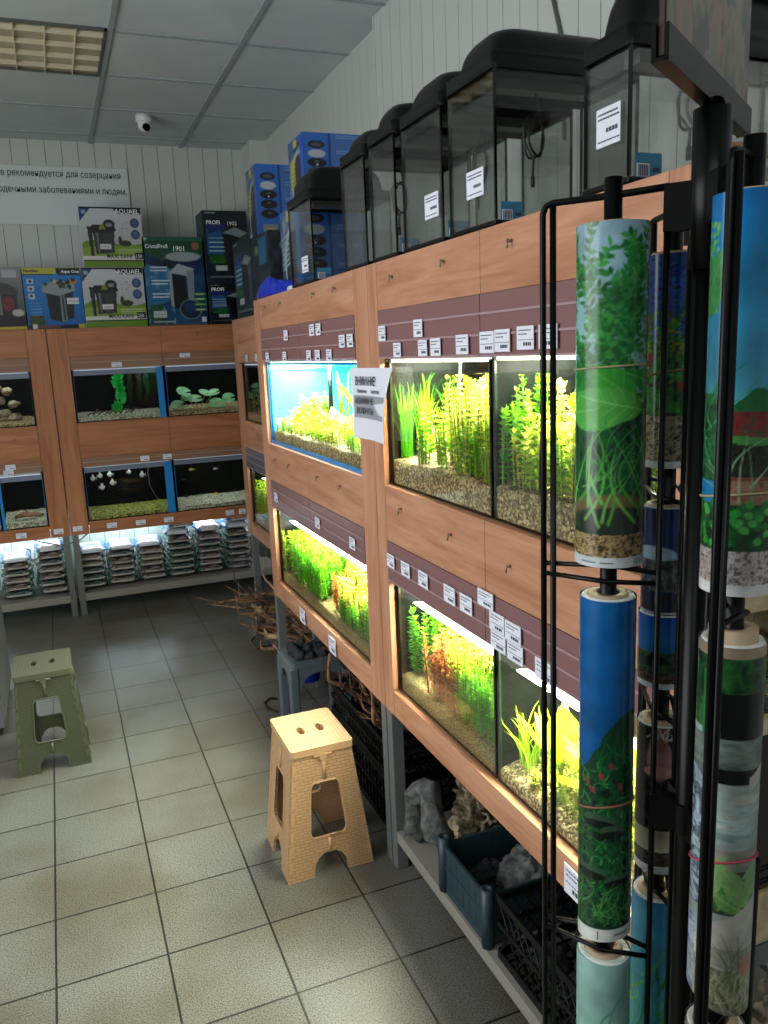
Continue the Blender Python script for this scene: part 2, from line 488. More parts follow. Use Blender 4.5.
vor_mat('gravel', [(0, (.19, .16, .10)), (.35, (.44, .38, .25)), (.7, (.63, .56, .38)), (1, (.84, .78, .58))], 170)
vor_mat('gravel_fine', [(0, (.24, .21, .12)), (.5, (.44, .39, .23)), (1, (.66, .60, .38))], 320, bump=.4, dist=.002)
vor_mat('gravel_pale', [(0, (.30, .31, .24)), (.5, (.58, .58, .48)), (1, (.84, .84, .74))], 130)
vor_mat('gravel_moss', [(0, (.16, .20, .05)), (.5, (.42, .45, .16)), (1, (.70, .68, .36))], 110)

def leafmat(name, c0, c1, tl=.45):
    m = mat(name, c0, .45, spec=.35)
    nt = m.node_tree
    v = objco(m, (1, 1, 1))
    n = nd(m, 'ShaderNodeTexNoise'); n.inputs['Scale'].default_value = 22; lk(m, v, n.inputs['Vector'])
    c = ramp(m, n.outputs['Fac'], [(.35, c0), (.68, c1)])
    lk(m, c, bsdf(m).inputs['Base Color'])
    t = nd(m, 'ShaderNodeBsdfTranslucent'); lk(m, c, t.inputs['Color'])
    mx = nd(m, 'ShaderNodeMixShader'); mx.inputs[0].default_value = tl
    lk(m, bsdf(m).outputs[0], mx.inputs[1]); lk(m, t.outputs[0], mx.inputs[2])
    lk(m, mx.outputs[0], nt.nodes['Material Output'].inputs['Surface'])
    return m
leafmat('leaf_lime', (.60, .82, .08), (.82, .92, .20)); leafmat('leaf_green', (.32, .72, .05), (.55, .86, .08)); leafmat('leaf_deep', (.10, .42, .08), (.24, .60, .12))
leafmat('leaf_yellow', (.80, .84, .22), (.95, .92, .42)); leafmat('leaf_red', (.66, .34, .14), (.86, .58, .24)); leafmat('leaf_dark', (.07, .16, .05), (.16, .27, .09)); leafmat('leaf_silk', (.05, .62, .22), (.16, .78, .34), .3)
leafmat('leaf_olive', (.42, .48, .12), (.60, .64, .2)); leafmat('leaf_pad', (.34, .60, .38), (.50, .74, .52), .3)
mat('stem', (.45, .55, .2), .6); mat('stem_red', (.55, .33, .15), .6)
mat('fish_pale', (.82, .84, .80), .3); mat('fish_yellow', (.85, .75, .25), .3); mat('fish_dark', (.20, .20, .18), .3); mat('fish_orange', (.80, .38, .12), .3)

m = mat('print', (1, 1, 1), .30, spec=.45)
a = nd(m, 'ShaderNodeAttribute'); a.attribute_name = 'Col'; lk(m, a.outputs['Color'], bsdf(m).inputs['Base Color'])
m = mat('print_gloss', (1, 1, 1), .26, spec=.35, coat=.12)
a = nd(m, 'ShaderNodeAttribute'); a.attribute_name = 'Col'; lk(m, a.outputs['Color'], bsdf(m).inputs['Base Color'])
m = mat('bag_film', (1, 1, 1), .22, spec=.6)
a = nd(m, 'ShaderNodeAttribute'); a.attribute_name = 'Col'; lk(m, a.outputs['Color'], bsdf(m).inputs['Base Color'])
n = nd(m, 'ShaderNodeTexNoise'); n.inputs['Scale'].default_value = 30; n.inputs['Detail'].default_value = 4; lk(m, objco(m), n.inputs['Vector'])
bp = nd(m, 'ShaderNodeBump'); bp.inputs['Strength'].default_value = .5; bp.inputs['Distance'].default_value = .008; lk(m, n.outputs['Fac'], bp.inputs['Height']); lk(m, bp.outputs['Normal'], bsdf(m).inputs['Normal'])

def glass(name, tint, gl=1.0, ior=1.45):
    m = bpy.data.materials.new(name); m.use_nodes = True; M[name] = m
    nt = m.node_tree; nt.nodes.remove(bsdf(m))
    t = nd(m, 'ShaderNodeBsdfTransparent'); t.inputs['Color'].default_value = (*tint, 1)
    g = nd(m, 'ShaderNodeBsdfGlossy'); g.inputs['Roughness'].default_value = .03
    f = nd(m, 'ShaderNodeFresnel'); f.inputs['IOR'].default_value = ior
    ml = nd(m, 'ShaderNodeMath', operation='MULTIPLY'); ml.inputs[1].default_value = gl; lk(m, f.outputs[0], ml.inputs[0])
    mx = nd(m, 'ShaderNodeMixShader'); lk(m, ml.outputs[0], mx.inputs[0]); lk(m, t.outputs[0], mx.inputs[1]); lk(m, g.outputs[0], mx.inputs[2])
    lk(m, mx.outputs[0], nt.nodes['Material Output'].inputs['Surface'])
    return m
glass('glass', (.985, .99, .985), .22); glass('glass_edge', (.25, .55, .45), .8); glass('glass_smoky', (.982, .985, .98), .5); glass('water', (.96, .985, .97), .5, 1.33); mat('film_clear', (.50, .53, .62), .35)

def weave(name, c, cm, sx, sz, top=False):
    m = mat(name, c, .42, spec=.4)
    tc = nd(m, 'ShaderNodeTexCoord'); sp = nd(m, 'ShaderNodeSeparateXYZ'); lk(m, tc.outputs['Object'], sp.inputs[0])
    cb = nd(m, 'ShaderNodeCombineXYZ')
    if top:
        p = nd(m, 'ShaderNodeMath', operation='ADD'); q = nd(m, 'ShaderNodeMath', operation='SUBTRACT')
        for z in (p, q): lk(m, sp.outputs['X'], z.inputs[0]); lk(m, sp.outputs['Y'], z.inputs[1])
        lk(m, p.outputs[0], cb.inputs['X']); lk(m, q.outputs[0], cb.inputs['Y'])
    else:
        p = nd(m, 'ShaderNodeMath', operation='ADD'); lk(m, sp.outputs['X'], p.inputs[0]); lk(m, sp.outputs['Y'], p.inputs[1])
        lk(m, p.outputs[0], cb.inputs['X']); lk(m, sp.outputs['Z'], cb.inputs['Y'])
    b = nd(m, 'ShaderNodeTexBrick')
    for k, v in (('Scale', 1), ('Brick Width', sx), ('Row Height', sz), ('Mortar Size', .0016), ('Mortar Smooth', .6)): b.inputs[k].default_value = v
    b.inputs['Color1'].default_value = (*lin(c), 1); b.inputs['Color2'].default_value = (*lin(c), 1); b.inputs['Mortar'].default_value = (*lin(cm), 1)
    lk(m, cb.outputs[0], b.inputs['Vector']); lk(m, b.outputs['Color'], bsdf(m).inputs['Base Color'])
    bp = nd(m, 'ShaderNodeBump'); bp.invert = True; bp.inputs['Strength'].default_value = .9; bp.inputs['Distance'].default_value = .003
    lk(m, b.outputs['Fac'], bp.inputs['Height']); lk(m, bp.outputs['Normal'], bsdf(m).inputs['Normal'])
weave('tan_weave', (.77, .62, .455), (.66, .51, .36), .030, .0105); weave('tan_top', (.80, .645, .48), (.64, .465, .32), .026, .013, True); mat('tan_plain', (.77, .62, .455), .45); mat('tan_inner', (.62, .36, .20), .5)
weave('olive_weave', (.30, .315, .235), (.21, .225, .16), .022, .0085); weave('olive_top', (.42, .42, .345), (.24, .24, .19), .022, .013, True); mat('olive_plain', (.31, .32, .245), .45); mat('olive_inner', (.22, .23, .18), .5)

# ------------------------------------------------------------------ the room
CEIL = 3.17
structure(MB().box(-2.6, 1.75, -3.0, 6.3, -.08, 0), 'floor', 'floor_tile')
cb = MB(); cb.box(-2.6, 1.75, -3.0, 6.3, CEIL, CEIL + .06, 0)
x = .42 - .6 * 5
while x < 1.7:
    cb.box(x - .012, x + .012, -3.0, 6.2, CEIL - .008, CEIL + .001, 1); x += .6
y = 5.97 - .605 * 14
while y < 6.2:
    if not (4.0 < y < 4.9): cb.box(-2.6, 1.6, y - .011, y + .011, CEIL - .006, CEIL + .001, 1)
    else: cb.box(-2.6, -.79, y - .011, y + .011, CEIL - .006, CEIL + .001, 1); cb.box(.42, 1.6, y - .011, y + .011, CEIL - .006, CEIL + .001, 1)
    y += .605
structure(cb, 'ceiling', ['ceiling_tile', 'ceiling_bar'])
def planks(axis, c, a, b, z1, side, w=.105, gap=.0035):
    mb = MB()
    if axis == 'y': mb.box(a, b, c, c + .06, 0, z1, 1)
    else: mb.box(c, c + .06, a, b, 0, z1, 1)
    p = a
    while p < b - .01:
        e = min(p + w - gap, b)
        if axis == 'y': mb.box(p, e, c - .006, c, 0, z1, 0)
        else: mb.box(c - .006, c, p, e, 0, z1, 0)
        p += w
    return mb
structure(planks('y', 6.18, -2.6, 1.46, CEIL, 0), 'wall_back', ['wall_panel', 'wall_gap'])
structure(planks('x', 1.575, 3.70, 5.90, CEIL, 0), 'wall_right', ['wall_panel', 'wall_gap'])
wb = planks('x', 1.525, -3.0, 3.68, CEIL, 0); wb.box(1.515, 1.58, 3.68, 3.70, 0, CEIL, 0)
structure(wb, 'trim_1', ['wall_panel', 'wall_gap'])
cn = planks('x', 1.46, 5.90, 6.18, CEIL, 0); cn.box(1.45, 1.6, 5.885, 5.90, 0, CEIL, 0)
structure(cn, 'trim_2', ['wall_panel', 'wall_gap'])
structure(MB().box(-2.66, -2.6, -3.0, 6.3, 0, CEIL), 'wall_left', 'plain_wall')

# ceiling light fitting (switched off)
t = thing('ceiling_light', 'rectangular louvred ceiling light, switched off, set in the tiled ceiling', 'light', (-.19, 4.46, CEIL - .002))
fx0, fx1, fy0, fy1 = -.77, .405, 4.13, 4.77
fm = MB()
fm.box(fx0, fx1, fy0, fy0 + .012, CEIL - .012, CEIL + .0); fm.box(fx0, fx1, fy1 - .012, fy1, CEIL - .012, CEIL)
fm.box(fx0, fx0 + .012, fy0, fy1, CEIL - .012, CEIL); fm.box(fx1 - .012, fx1, fy0, fy1, CEIL - .012, CEIL)
fm.build('frame', 'grey_metal', t)
MB().box(fx0 + .01, fx1 - .01, fy0 + .01, fy1 - .01, CEIL - .001, CEIL + .002).build('reflector', 'lamp_reflector', t)
lv = MB()
for i in range(1, 9):
    xx = fx0 + (fx1 - fx0) * i / 9
    lv.box(xx - .002, xx + .002, fy0 + .012, fy1 - .012, CEIL - .014, CEIL - .001)
for i in range(4):
    yy = fy0 + .09 + (fy1 - fy0 - .18) * i / 3
    lv.add([(fx0 + .012, yy - .035, CEIL - .002), (fx1 - .012, yy - .035, CEIL - .002), (fx1 - .012, yy, CEIL - .014), (fx0 + .012, yy, CEIL - .014), (fx1 - .012, yy + .035, CEIL - .002), (fx0 + .012, yy + .035, CEIL - .002)], [(0, 1, 2, 3), (3, 2, 4, 5)])
lv.build('louvre', 'louvre', t)

# dome camera
t = thing('dome_camera', 'small white dome security camera on the ceiling near the back wall', 'camera', (.70, 5.46, CEIL))
b = MB(); b.lathe([(0, CEIL), (.05, CEIL), (.05, CEIL - .03), (.043, CEIL - .042), (0, CEIL - .042)], .70, 5.46, 20); b.build('base', 'white_plastic', t)
b = MB(); b.ball((.70, 5.46, CEIL - .055), .040, .040, .040, 18, 10); b.build('body', 'white_plastic', t)
b = MB(); b.tube([(.703, 5.435, CEIL - .068), (.708, 5.412, CEIL - .080)], .022, 16); b.build('lens', 'black_gloss', t)['label'] = 'round black lens'

# banner on the back wall
t = thing('wall_banner', 'pale banner with dark green writing on the panelled back wall', 'sign', (-.4, 6.172, 2.63))
MB().box(-1.5, .645, 6.162, 6.172, 2.63, 3.005).build('sheet', 'banner', t, bevel=.002)
lines_text('ов рекомендуется для созерцания', .058, (.600, 6.160, 2.938), (1, 0, 0), (0, 0, 1), t, 'lettering', 'ink_green', 'RIGHT', bold=.0002, sx=.80)
lines_text('рдечными заболеваниями и людям,', .058, (.630, 6.160, 2.835), (1, 0, 0), (0, 0, 1), t, 'lettering', 'ink_green', 'RIGHT', bold=.0002, sx=.80)

# grey counter at the left edge
t = thing('metal_cabinet', 'grey metal cabinet at the left edge beside the green stool', 'cabinet', (-.65, 4.3, 0))
MB().box(-.95, -.385, 3.95, 4.65, .04, .60).build('body', 'leg_paint', t, bevel=.004)
MB().box(-.96, -.375, 3.94, 4.66, .60, .62).build('top', 'shelf_grey', t, bevel=.003)
MB().box(-.93, -.40, 3.97, 4.63, 0, .04).build('plinth', 'dark_inside', t)

# ------------------------------------------------------------------ aquarium racks
class Front:
    """a rack front: s runs along it, d goes inwards from it"""
    def __init__(s, kind, c): s.k, s.c = kind, c
    def __call__(s, a, d, z): return (s.c + d, a, z) if s.k == 'R' else (a, s.c + d, z)
    def box(s, mb, s0, s1, d0, d1, z0, z1, mi=0):
        p, q = s(s0, d0, z0), s(s1, d1, z1)
        mb.box(min(p[0], q[0]), max(p[0], q[0]), min(p[1], q[1]), max(p[1], q[1]), z0, z1, mi)
        return mb
    def u(s): return Vector((0, -1, 0)) if s.k == 'R' else Vector((1, 0, 0))
TAGMESH = {}
def price_tag(F, parent, s, z, w=.05, h=.04, d=-.007):
    key = (F.k, w, h)
    n = Vector((-1, 0, 0)) if F.k == 'R' else Vector((0, -1, 0))
    u = F.u()
    if key not in TAGMESH:
        mb = MB(); U = u * .5; Z = Vector((0, 0, 1))
        mb.obox((0, 0, 0), u * w / 2, n * .0008, Z * h / 2, 0)
        r = random.Random(3)
        for zz, hh, x0, x1 in ((.32, .05, -.4, .38), (.16, .05, -.4, .1), (-.08, .03, -.42, .42), (-.26, .15, -.1, .36)):
            xx = x0
            while xx < x1:
                l = r.uniform(.05, .13)
                mb.obox(u * (xx + l / 2) * w + n * .001 + Z * zz * h, u * l * w / 2, n * .0003, Z * hh * h / 2, 1); xx += l + .035
        o = mb.build('price_tag', ['paper', 'ink'], parent, None)
        for vt in o.data.vertices: vt.co = vt.co + Vector(parent['_o'])
        TAGMESH[key] = o
    else:
        o = TAGMESH[key].copy(); COL.objects.link(o); o.parent = parent
    o.location = Vector(F(s, d, z)) - Vector(parent['_o'])
    return o
def rack(F, label, s0, s1, o0, o1, seams, wpre, W, depth, strip, strip_lip, tags, hooks, legs, zt=1.945, open_end=False, shelf=True):
    """wooden two-tier aquarium rack: outer edges s0..s1, opening o0..o1"""
    lo, hi = min(s0, s1), max(s0, s1); a, b = min(o0, o1), max(o0, o1)
    t = thing('aquarium_rack', label, 'rack', F((lo + hi) / 2, depth / 2, 0), 'wooden aquarium racks' if False else None)
    pans = []
    H = wpre + ('y' if F.k == 'R' else 'x'); V = wpre + 'z'
    for p0, p1 in ((lo, a), (b, hi)):
        F.box(MB(), p0 + .001, p1 - .001, 0, .018, .565, zt).build('side_post', V, t, bevel=.0015)
    for nm, z0, z1 in (('top_panel', W['t1'], zt), ('middle_panel', W['m0'], W['m1']), ('bottom_rail', .565, W['b1'])):
        cuts = [a] + ([q for q in seams if a < q < b] if nm != 'bottom_rail' else []) + [b]
        for p0, p1 in zip(cuts[:-1], cuts[1:]):
            pans.append((F.box(MB(), p0 + .0012, p1 - .0012, .001, .018, z0, z1).build(nm, H, t, bevel=.0012), p0, p1, z0, z1))
    for z0, z1 in ((W['u1'], W['t1']), (W['l1'], W['m0'])):
        cuts = [a] + [q for q in seams if a < q < b] + [b]
        for p0, p1 in zip(cuts[:-1], cuts[1:]):
            mb = MB(); F.box(mb, p0 + .0015, p1 - .0015, -.001, .014, z0 + .001, z1 - .001, 0)
            k = 3 if W['rails'] == 3 else 2
            for i in range(k):
                zz = z0 + (z1 - z0) * i / k
                F.box(mb, p0 + .0015, p1 - .0015, -.0045, -.001, zz + .001, zz + .006, 1)
            pans.append((mb.build('label_strip', [strip, strip_lip], t), p0, p1, z0, z1))
    # carcass behind the front
    for p in ((hi - .020,) if open_end else (lo + .002, hi - .020)):
        F.box(MB(), p, p + .018, .019, depth, .565, zt - .02).build('side_panel', V, t)
    F.box(MB(), lo + .001, hi - .001, .019, depth, zt - .019, zt - .001).build('top_board', 'shelf_grey', t)
    for z in (W['ub'], W['lb']):
        F.box(MB(), lo + .021, hi - .021, .019, depth, z - .025, z - .001).build('tank_shelf', H, t)
    if shelf: F.box(MB(), lo + .005, hi - .005, .004, depth, W['s0'], W['s1']).build('bottom_shelf', 'shelf_grey', t, bevel=.002)
    for s in legs:
        for d in (.001, depth - .05):
            F.box(MB(), s - .02, s + .02, d, d + .04, 0, .565).build('leg', 'leg_paint', t, bevel=.002)
    def holder(s, z):
        for o_, a0, a1, b0, b1 in pans:
            if a0 <= s <= a1 and b0 <= z <= b1: return o_
        return t
    for s, z, w, h in tags: price_tag(F, holder(s, z), s, z, w, h)
    for s, z in hooks:
        p = Vector(F(s, 0, z)); n = Vector((-1, 0, 0)) if F.k == 'R' else Vector((0, -1, 0))
        mb = MB(); mb.tube([p, p + n * .010], .0035, 8); mb.tube([p + n * .009 + Vector((0, 0, .004)), p + n * .011 - Vector((0, 0, .014))], .0022, 6)
        mb.build('hook', 'hook_metal', holder(s, z))
    return t
WR = dict(t1=1.812, m0=1.137, m1=1.307, b1=.648, u1=1.676, l1=1.012, ub=1.307, lb=.648, s0=.10, s1=.14, rails=3)
WBk = dict(t1=1.745, m0=1.08, m1=1.313, b1=.645, u1=1.66, l1=1.015, ub=1.313, lb=.645, s0=.10, s1=.15, rails=2)
FR, F3, FB = Front('R', .885), Front('R', 1.09), Front('B', 5.72)
def T(F, lst, w=.05, h=.042): return [(s, z, w, h) for s, z in lst]
far_tags = T(FR, [(3.18, 1.775), (2.83, 1.782), (2.755, 1.782), (2.51, 1.735), (2.435, 1.735), (3.50, 1.692), (3.22, 1.692), (2.885, 1.692), (2.78, 1.692), (2.65, 1.692)], .055, .040) + \
    T(FR, [(3.52, 1.07), (2.90, 1.065), (2.51, 1.065)], .055, .040) + [(3.20, .604, .075, .062), (2.80, .604, .08, .066)]
rack(FR, 'right-hand wooden aquarium rack with turquoise-backed tank, second from the front', 2.285, 3.72, 2.405, 3.62, [3.01], 'wood_', WR, .60, 'strip_brown', 'strip_lip', far_tags,
     [(3.5, 1.905), (3.25, 1.905), (2.80, 1.905), (2.57, 1.905), (3.50, 1.245), (3.28, 1.245), (2.88, 1.245), (2.62, 1.245)], [3.695, 2.309], shelf=False)
near_tags = [(2.165, 1.747, .05, .042), (1.92, 1.752, .052, .044), (2.06, 1.70, .05, .038), (1.895, 1.702, .052, .04), (1.82, 1.703, .055, .042), (1.68, 1.706, .06, .044),
             (1.565, 1.708, .062, .046), (1.50, 1.71, .062, .046), (1.41, 1.713, .062, .046), (1.33, 1.713, .062, .046), (1.10, 1.713, .062, .046),
             (2.17, 1.082, .055, .04), (2.06, 1.082, .06, .042), (1.94, 1.082, .06, .044), (1.78, 1.082, .062, .046), (1.69, 1.082, .062, .046),
             (1.592, 1.122, .072, .04), (1.54, 1.080, .066, .046), (1.47, 1.078, .066, .046), (1.535, 1.036, .066, .044), (1.462, 1.034, .066, .044), (1.345, 1.033, .07, .046), (1.235, .605, .075, .066)]
near_rack = rack(FR, 'nearest wooden aquarium rack on the right behind the poster stand', .965, 2.283, 1.02, 2.21, [1.605], 'wood_', WR, .60, 'strip_brown', 'strip_lip', near_tags,
     [(2.09, 1.895), (1.775, 1.90), (1.47, 1.905), (2.09, 1.253), (1.775, 1.24), (1.49, 1.225), (1.08, 1.235)], [2.258, 1.0], open_end=True)
er = MB()
er.box(.904, .940, .966, .984, .565, 1.925); er.box(1.44, 1.484, .966, .984, .565, 1.925)
for z0, z1 in ((1.905, 1.925), (1.245, 1.345), (1.015, 1.045), (.595, .70)): er.box(.941, 1.439, .966, .984, z0, z1)
er.build('end_frame', 'pale_wood', near_rack, bevel=.002)
MB().box(.90, 1.484, .950, .9655, 1.955, 1.972).build('end_trim', 'cardboard', near_rack, bevel=.002)
MB().box(.941, 1.439, .972, .980, .705, 1.01).build('end_panel', 'brown_panel', near_rack)
MB().box(.941, 1.439, .968, .982, .545, .59).build('end_bar', 'leg_paint', near_rack)
rack(F3, 'farther wooden aquarium rack set back in the right corner', 3.76, 5.19, 3.88, 5.07, [4.5], 'woodb_' if False else 'wood_', dict(WR, u1=1.655, t1=1.66, l1=1.012), .36, 'strip_grey', 'strip_lip',
     [(4.82, 1.69, .05, .04), (4.58, 1.69, .05, .04)], [], [5.10, 3.8], zt=1.925, shelf=False)
rack(FB, 'wooden aquarium rack on the back wall with a green silk plant in its top tank', .002, 1.42, .122, 1.30, [.712], 'woodb_', WBk, .42, 'strip_wood', 'strip_wood_lip',
     [(.41, 1.683, .065, .03), (.86, 1.725, .07, .028), (.53, 1.045, .06, .034), (.68, 1.045, .06, .034), (.05, .610, .06, .034), (.27, .607, .065, .034), (.46, .605, .065, .034), (.65, .603, .065, .034), (1.08, .603, .06, .036), (1.17, .603, .05, .036)],
     [(.30, 1.87), (.27, 1.27), (.50, 1.235), (.95, 1.87)], [.03, 1.39], zt=1.925)
rack(FB, 'wooden aquarium rack at the left end of the back wall, cut by the photo edge', -1.42, -.002, -1.30, -.122, [-.70], 'woodb_', WBk, .42, 'strip_wood', 'strip_wood_lip',
     [(-.37, 1.69, .06, .03), (-.31, 1.06, .06, .034), (-.325, 1.025, .06, .034), (-.30, .605, .065, .034), (-.07, .606, .06, .034), (-.55, .606, .06, .034)], [(-.27, 1.24), (-.35, 1.87)], [-.03, -1.39], zt=1.925)

def height_noise(seed):
    r = random.Random(seed); ph = [(r.uniform(3, 14), r.uniform(3, 14), r.uniform(0, 6.28), r.uniform(.3, 1)) for _ in range(7)]
    def f(x, y): return sum(a * math.sin(fx * x + fy * y + p) for fx, fy, p, a in ph) / 4
    return f
def aquarium(F, label, s0, s1, z0, z1, back, gravel, g0, g1, depth=.40, edge='silicone', level=.035, trim=None, seed=1, group=None, curtain=None, side='tank_back_black'):
    lo, hi = min(s0, s1) + .002, max(s0, s1) - .002
    t = thing('aquarium', label, 'aquarium', F((lo + hi) / 2, depth / 2, z0), group)
    D0 = .020; D1 = D0 + depth
    F.box(MB(), lo, hi, D0, D0 + .005, z0, z1).build('front_pane', 'glass', t)
    F.box(MB(), lo + .006, hi - .006, D1 - .006, D1, z0 + .006, z1).build('back_pane', back, t)
    for p in (lo, hi - .005): F.box(MB(), p, p + .005, D0 + .0055, D1, z0 + .006, z1).build('side_pane', side, t)
    F.box(MB(), lo, hi, D0 + .0055, D1, z0, z0 + .0055).build('bottom_pane', 'glass_edge', t)
    mb = MB()
    for p in (lo + .0055, hi - .0085): F.box(mb, p, p + .003, D0 + .006, D0 + .012, z0 + .006, z1)
    mb.build('silicone_seam', edge, t)
    if trim:
        mb = MB()
        for p0, p1, q0, q1 in trim: F.box(mb, p0, p1, D0 - .003, D0 - .0002, q0, q1)
        mb.build('edge_strip', 'blue_trim', t)['label'] = 'blue strip'
    # gravel
    hn = height_noise(seed); ns, ndp = 46, 22
    L0, L1, E0, E1 = lo + .007, hi - .007, D0 + .0075, D1 - .008
    def gh(s, d): return z0 + g0 + (g1 - g0) * (d - E0) / (E1 - E0) + .006 * hn(s * 3, d * 3)
    pa, pb = F(lo + .009, D0 + .010, z0), F(hi - .009, D1 - .010, z1 - level - .003)
    gh.lo = [min(pa[k], pb[k]) for k in range(3)]; gh.hi = [max(pa[k], pb[k]) for k in range(3)]
    gh.F = F
    mb = MB(); vs = []
    rr = random.Random(seed)
    for j in range(ndp + 1):
        for i in range(ns + 1):
            s = L0 + (L1 - L0) * i / ns; d = E0 + (E1 - E0) * j / ndp
            vs.append(F(s, d, gh(s, d) + rr.uniform(-.0022, .0022)))
    fs = [(j * (ns + 1) + i, j * (ns + 1) + i + 1, (j + 1) * (ns + 1) + i + 1, (j + 1) * (ns + 1) + i) for j in range(ndp) for i in range(ns)]
    b = len(vs); zb = z0 + .006
    vs += [F(L0 + (L1 - L0) * i / ns, E0, zb) for i in range(ns + 1)]
    fs += [(i, b + i, b + i + 1, i + 1) for i in range(ns)]
    mb.add(vs, fs, 0, True); mb.build('gravel_bed', gravel, t)
    F.box(MB(), lo + .006, hi - .006, D0 + .006, D1 - .007, z1 - level - .001, z1 - level).build('water_surface', 'water', t)
    if curtain:
        F.box(MB(), lo + .006, hi - .006, D0 + .0055, D0 + .007, z1 - level, z1 - .002).build('splash_band', curtain, t)
    return t, gh

# ------------------------------------------------------------------ water plants (each one its own object, rooted in the gravel)
DENS = 1.0
def keep_in(mb, gh):
    out = []
    for p in mb.v:
        q = [min(max(p[k], gh.lo[k]), gh.hi[k]) for k in range(3)]
        a, d = (q[1], q[0] - gh.F.c) if gh.F.k == 'R' else (q[0], q[1] - gh.F.c)
        q[2] = max(q[2], gh(a, d) + .0045)
        out.append(tuple(q))
    mb.v = out

def stem_plant(name, label, cat, F, gh, s, d, h, n, leafL, leafW, mats, per=4, step=.016, spread=.03, lean=.12, seed=0, group=None, top=1.0, maxz=None, bias=0):
    r = random.Random(seed); mb = MB(); base = Vector(F(s, d, gh(s, d)))
    n = int(n * DENS + .5)
    for k in range(n):
        ss, dd = s + r.uniform(-spread, spread), d + r.uniform(-spread, spread) * .8
        p0 = Vector(F(ss, dd, gh(ss, dd) - .006)); hh = h * r.uniform(.72, 1.05)
        if maxz: hh = min(hh, maxz - p0.z)
        ln = Vector((r.uniform(-lean, lean), r.uniform(-lean, lean), 0))
        pts = [p0 + Vector((0, 0, hh * i / 6)) + ln * hh * (i / 6) ** 1.6 for i in range(7)]
        mb.tube(pts, [.0022] * 5 + [.0015, .001], 5, 1)
        z = .012 + r.uniform(0, step); a0 = r.uniform(0, 6.28)
        while z < hh:
            t = z / hh; i = min(5, int(t * 6)); p = pts[i].lerp(pts[i + 1], t * 6 - i)
            g = (.75 + .4 * math.sin(PI * min(1, t))) * (1 if t < .85 else top)
            for q in range(per):
                a = a0 + 2 * PI * q / per + r.uniform(-.3, .3)
                el = r.uniform(.1, .7) + (.5 if t > .9 else 0)
                dv = Vector((math.cos(a) * math.cos(el), math.sin(a) * math.cos(el), math.sin(el)))
                mb.leaf(p, dv, leafL * g * r.uniform(.75, 1.15), leafW * g, (r.uniform(-.3, .3), r.uniform(-.3, .3), 1), 0)
            z += step * r.uniform(.8, 1.2); a0 += .8
    keep_in(mb, gh)
    o = mb.build(name, mats, None, base)
    return tag(o, label, cat, group)

def ribbon_plant(name, label, cat, F, gh, s, d, h, n, w, mats, spread=.02, lean=.35, seed=0, group=None, maxz=None):
    r = random.Random(seed); mb = MB(); base = Vector(F(s, d, gh(s, d)))
    for k in range(n):
        ss, dd = s + r.uniform(-spread, spread), d + r.uniform(-spread, spread)
        p0 = Vector(F(ss, dd, gh(ss, dd) - .005)); hh = h * r.uniform(.55, 1.05); a = r.uniform(0, 6.28); l = r.uniform(.1, lean)
        if maxz: hh = min(hh, maxz - p0.z)
        dv = Vector((math.cos(a), math.sin(a), 0))
        pts = [p0 + Vector((0, 0, hh * (math.sin(i / 8 * 1.35) / math.sin(1.35)))) + dv * l * hh * (i / 8) ** 2 for i in range(9)]
        mb.ribbon(pts, w * r.uniform(.7, 1.2), Vector((-math.sin(a), math.cos(a), 0)), 0)
    keep_in(mb, gh)
    o = mb.build(name, mats, None, base)
    return tag(o, label, cat, group)

def sword_plant(name, label, cat, F, gh, s, d, leaves, mats, seed=0, group=None):
    """leaves: (azimuth, tilt from vertical, length, width)"""
    r = random.Random(seed); base = Vector(F(s, d, gh(s, d)))
    mb = MB(); st = MB()
    for az, ti, L, w in leaves:
        dv = Vector((math.cos(az) * math.sin(ti), math.sin(az) * math.sin(ti), math.cos(ti))); out = Vector((math.cos(az), math.sin(az), 0))
        sd = Vector((-math.sin(az), math.cos(az), 0))
        p0 = base + Vector((0, 0, -.004)); pts = [p0 + dv * L * i / 10 + out * L * .18 * (i / 10) ** 2 - Vector((0, 0, L * .10 * (i / 10) ** 2.5)) for i in range(11)]
        st.tube(pts[:5], [.0028, .0024, .002, .0018, .0015], 5)
        vs = []
        for i in range(4, 11):
            k = w / 2 * math.sin(PI * ((i - 4) / 6) ** .8) + .0006
            up = sd.cross(dv) * k * .25
            vs += [pts[i] + sd * k + up, pts[i], pts[i] - sd * k + up]
        mb.add(vs, [(3 * i + j, 3 * i + j + 1, 3 * i + j + 4, 3 * i + j + 3) for i in range(6) for j in (0, 1)], 0, True)
    keep_in(mb, gh); keep_in(st, gh)
    t = thing(name, label, cat, tuple(base), group)
    mb.build('leaves', mats[0], t); st.build('stems', mats[1], t)
    return t

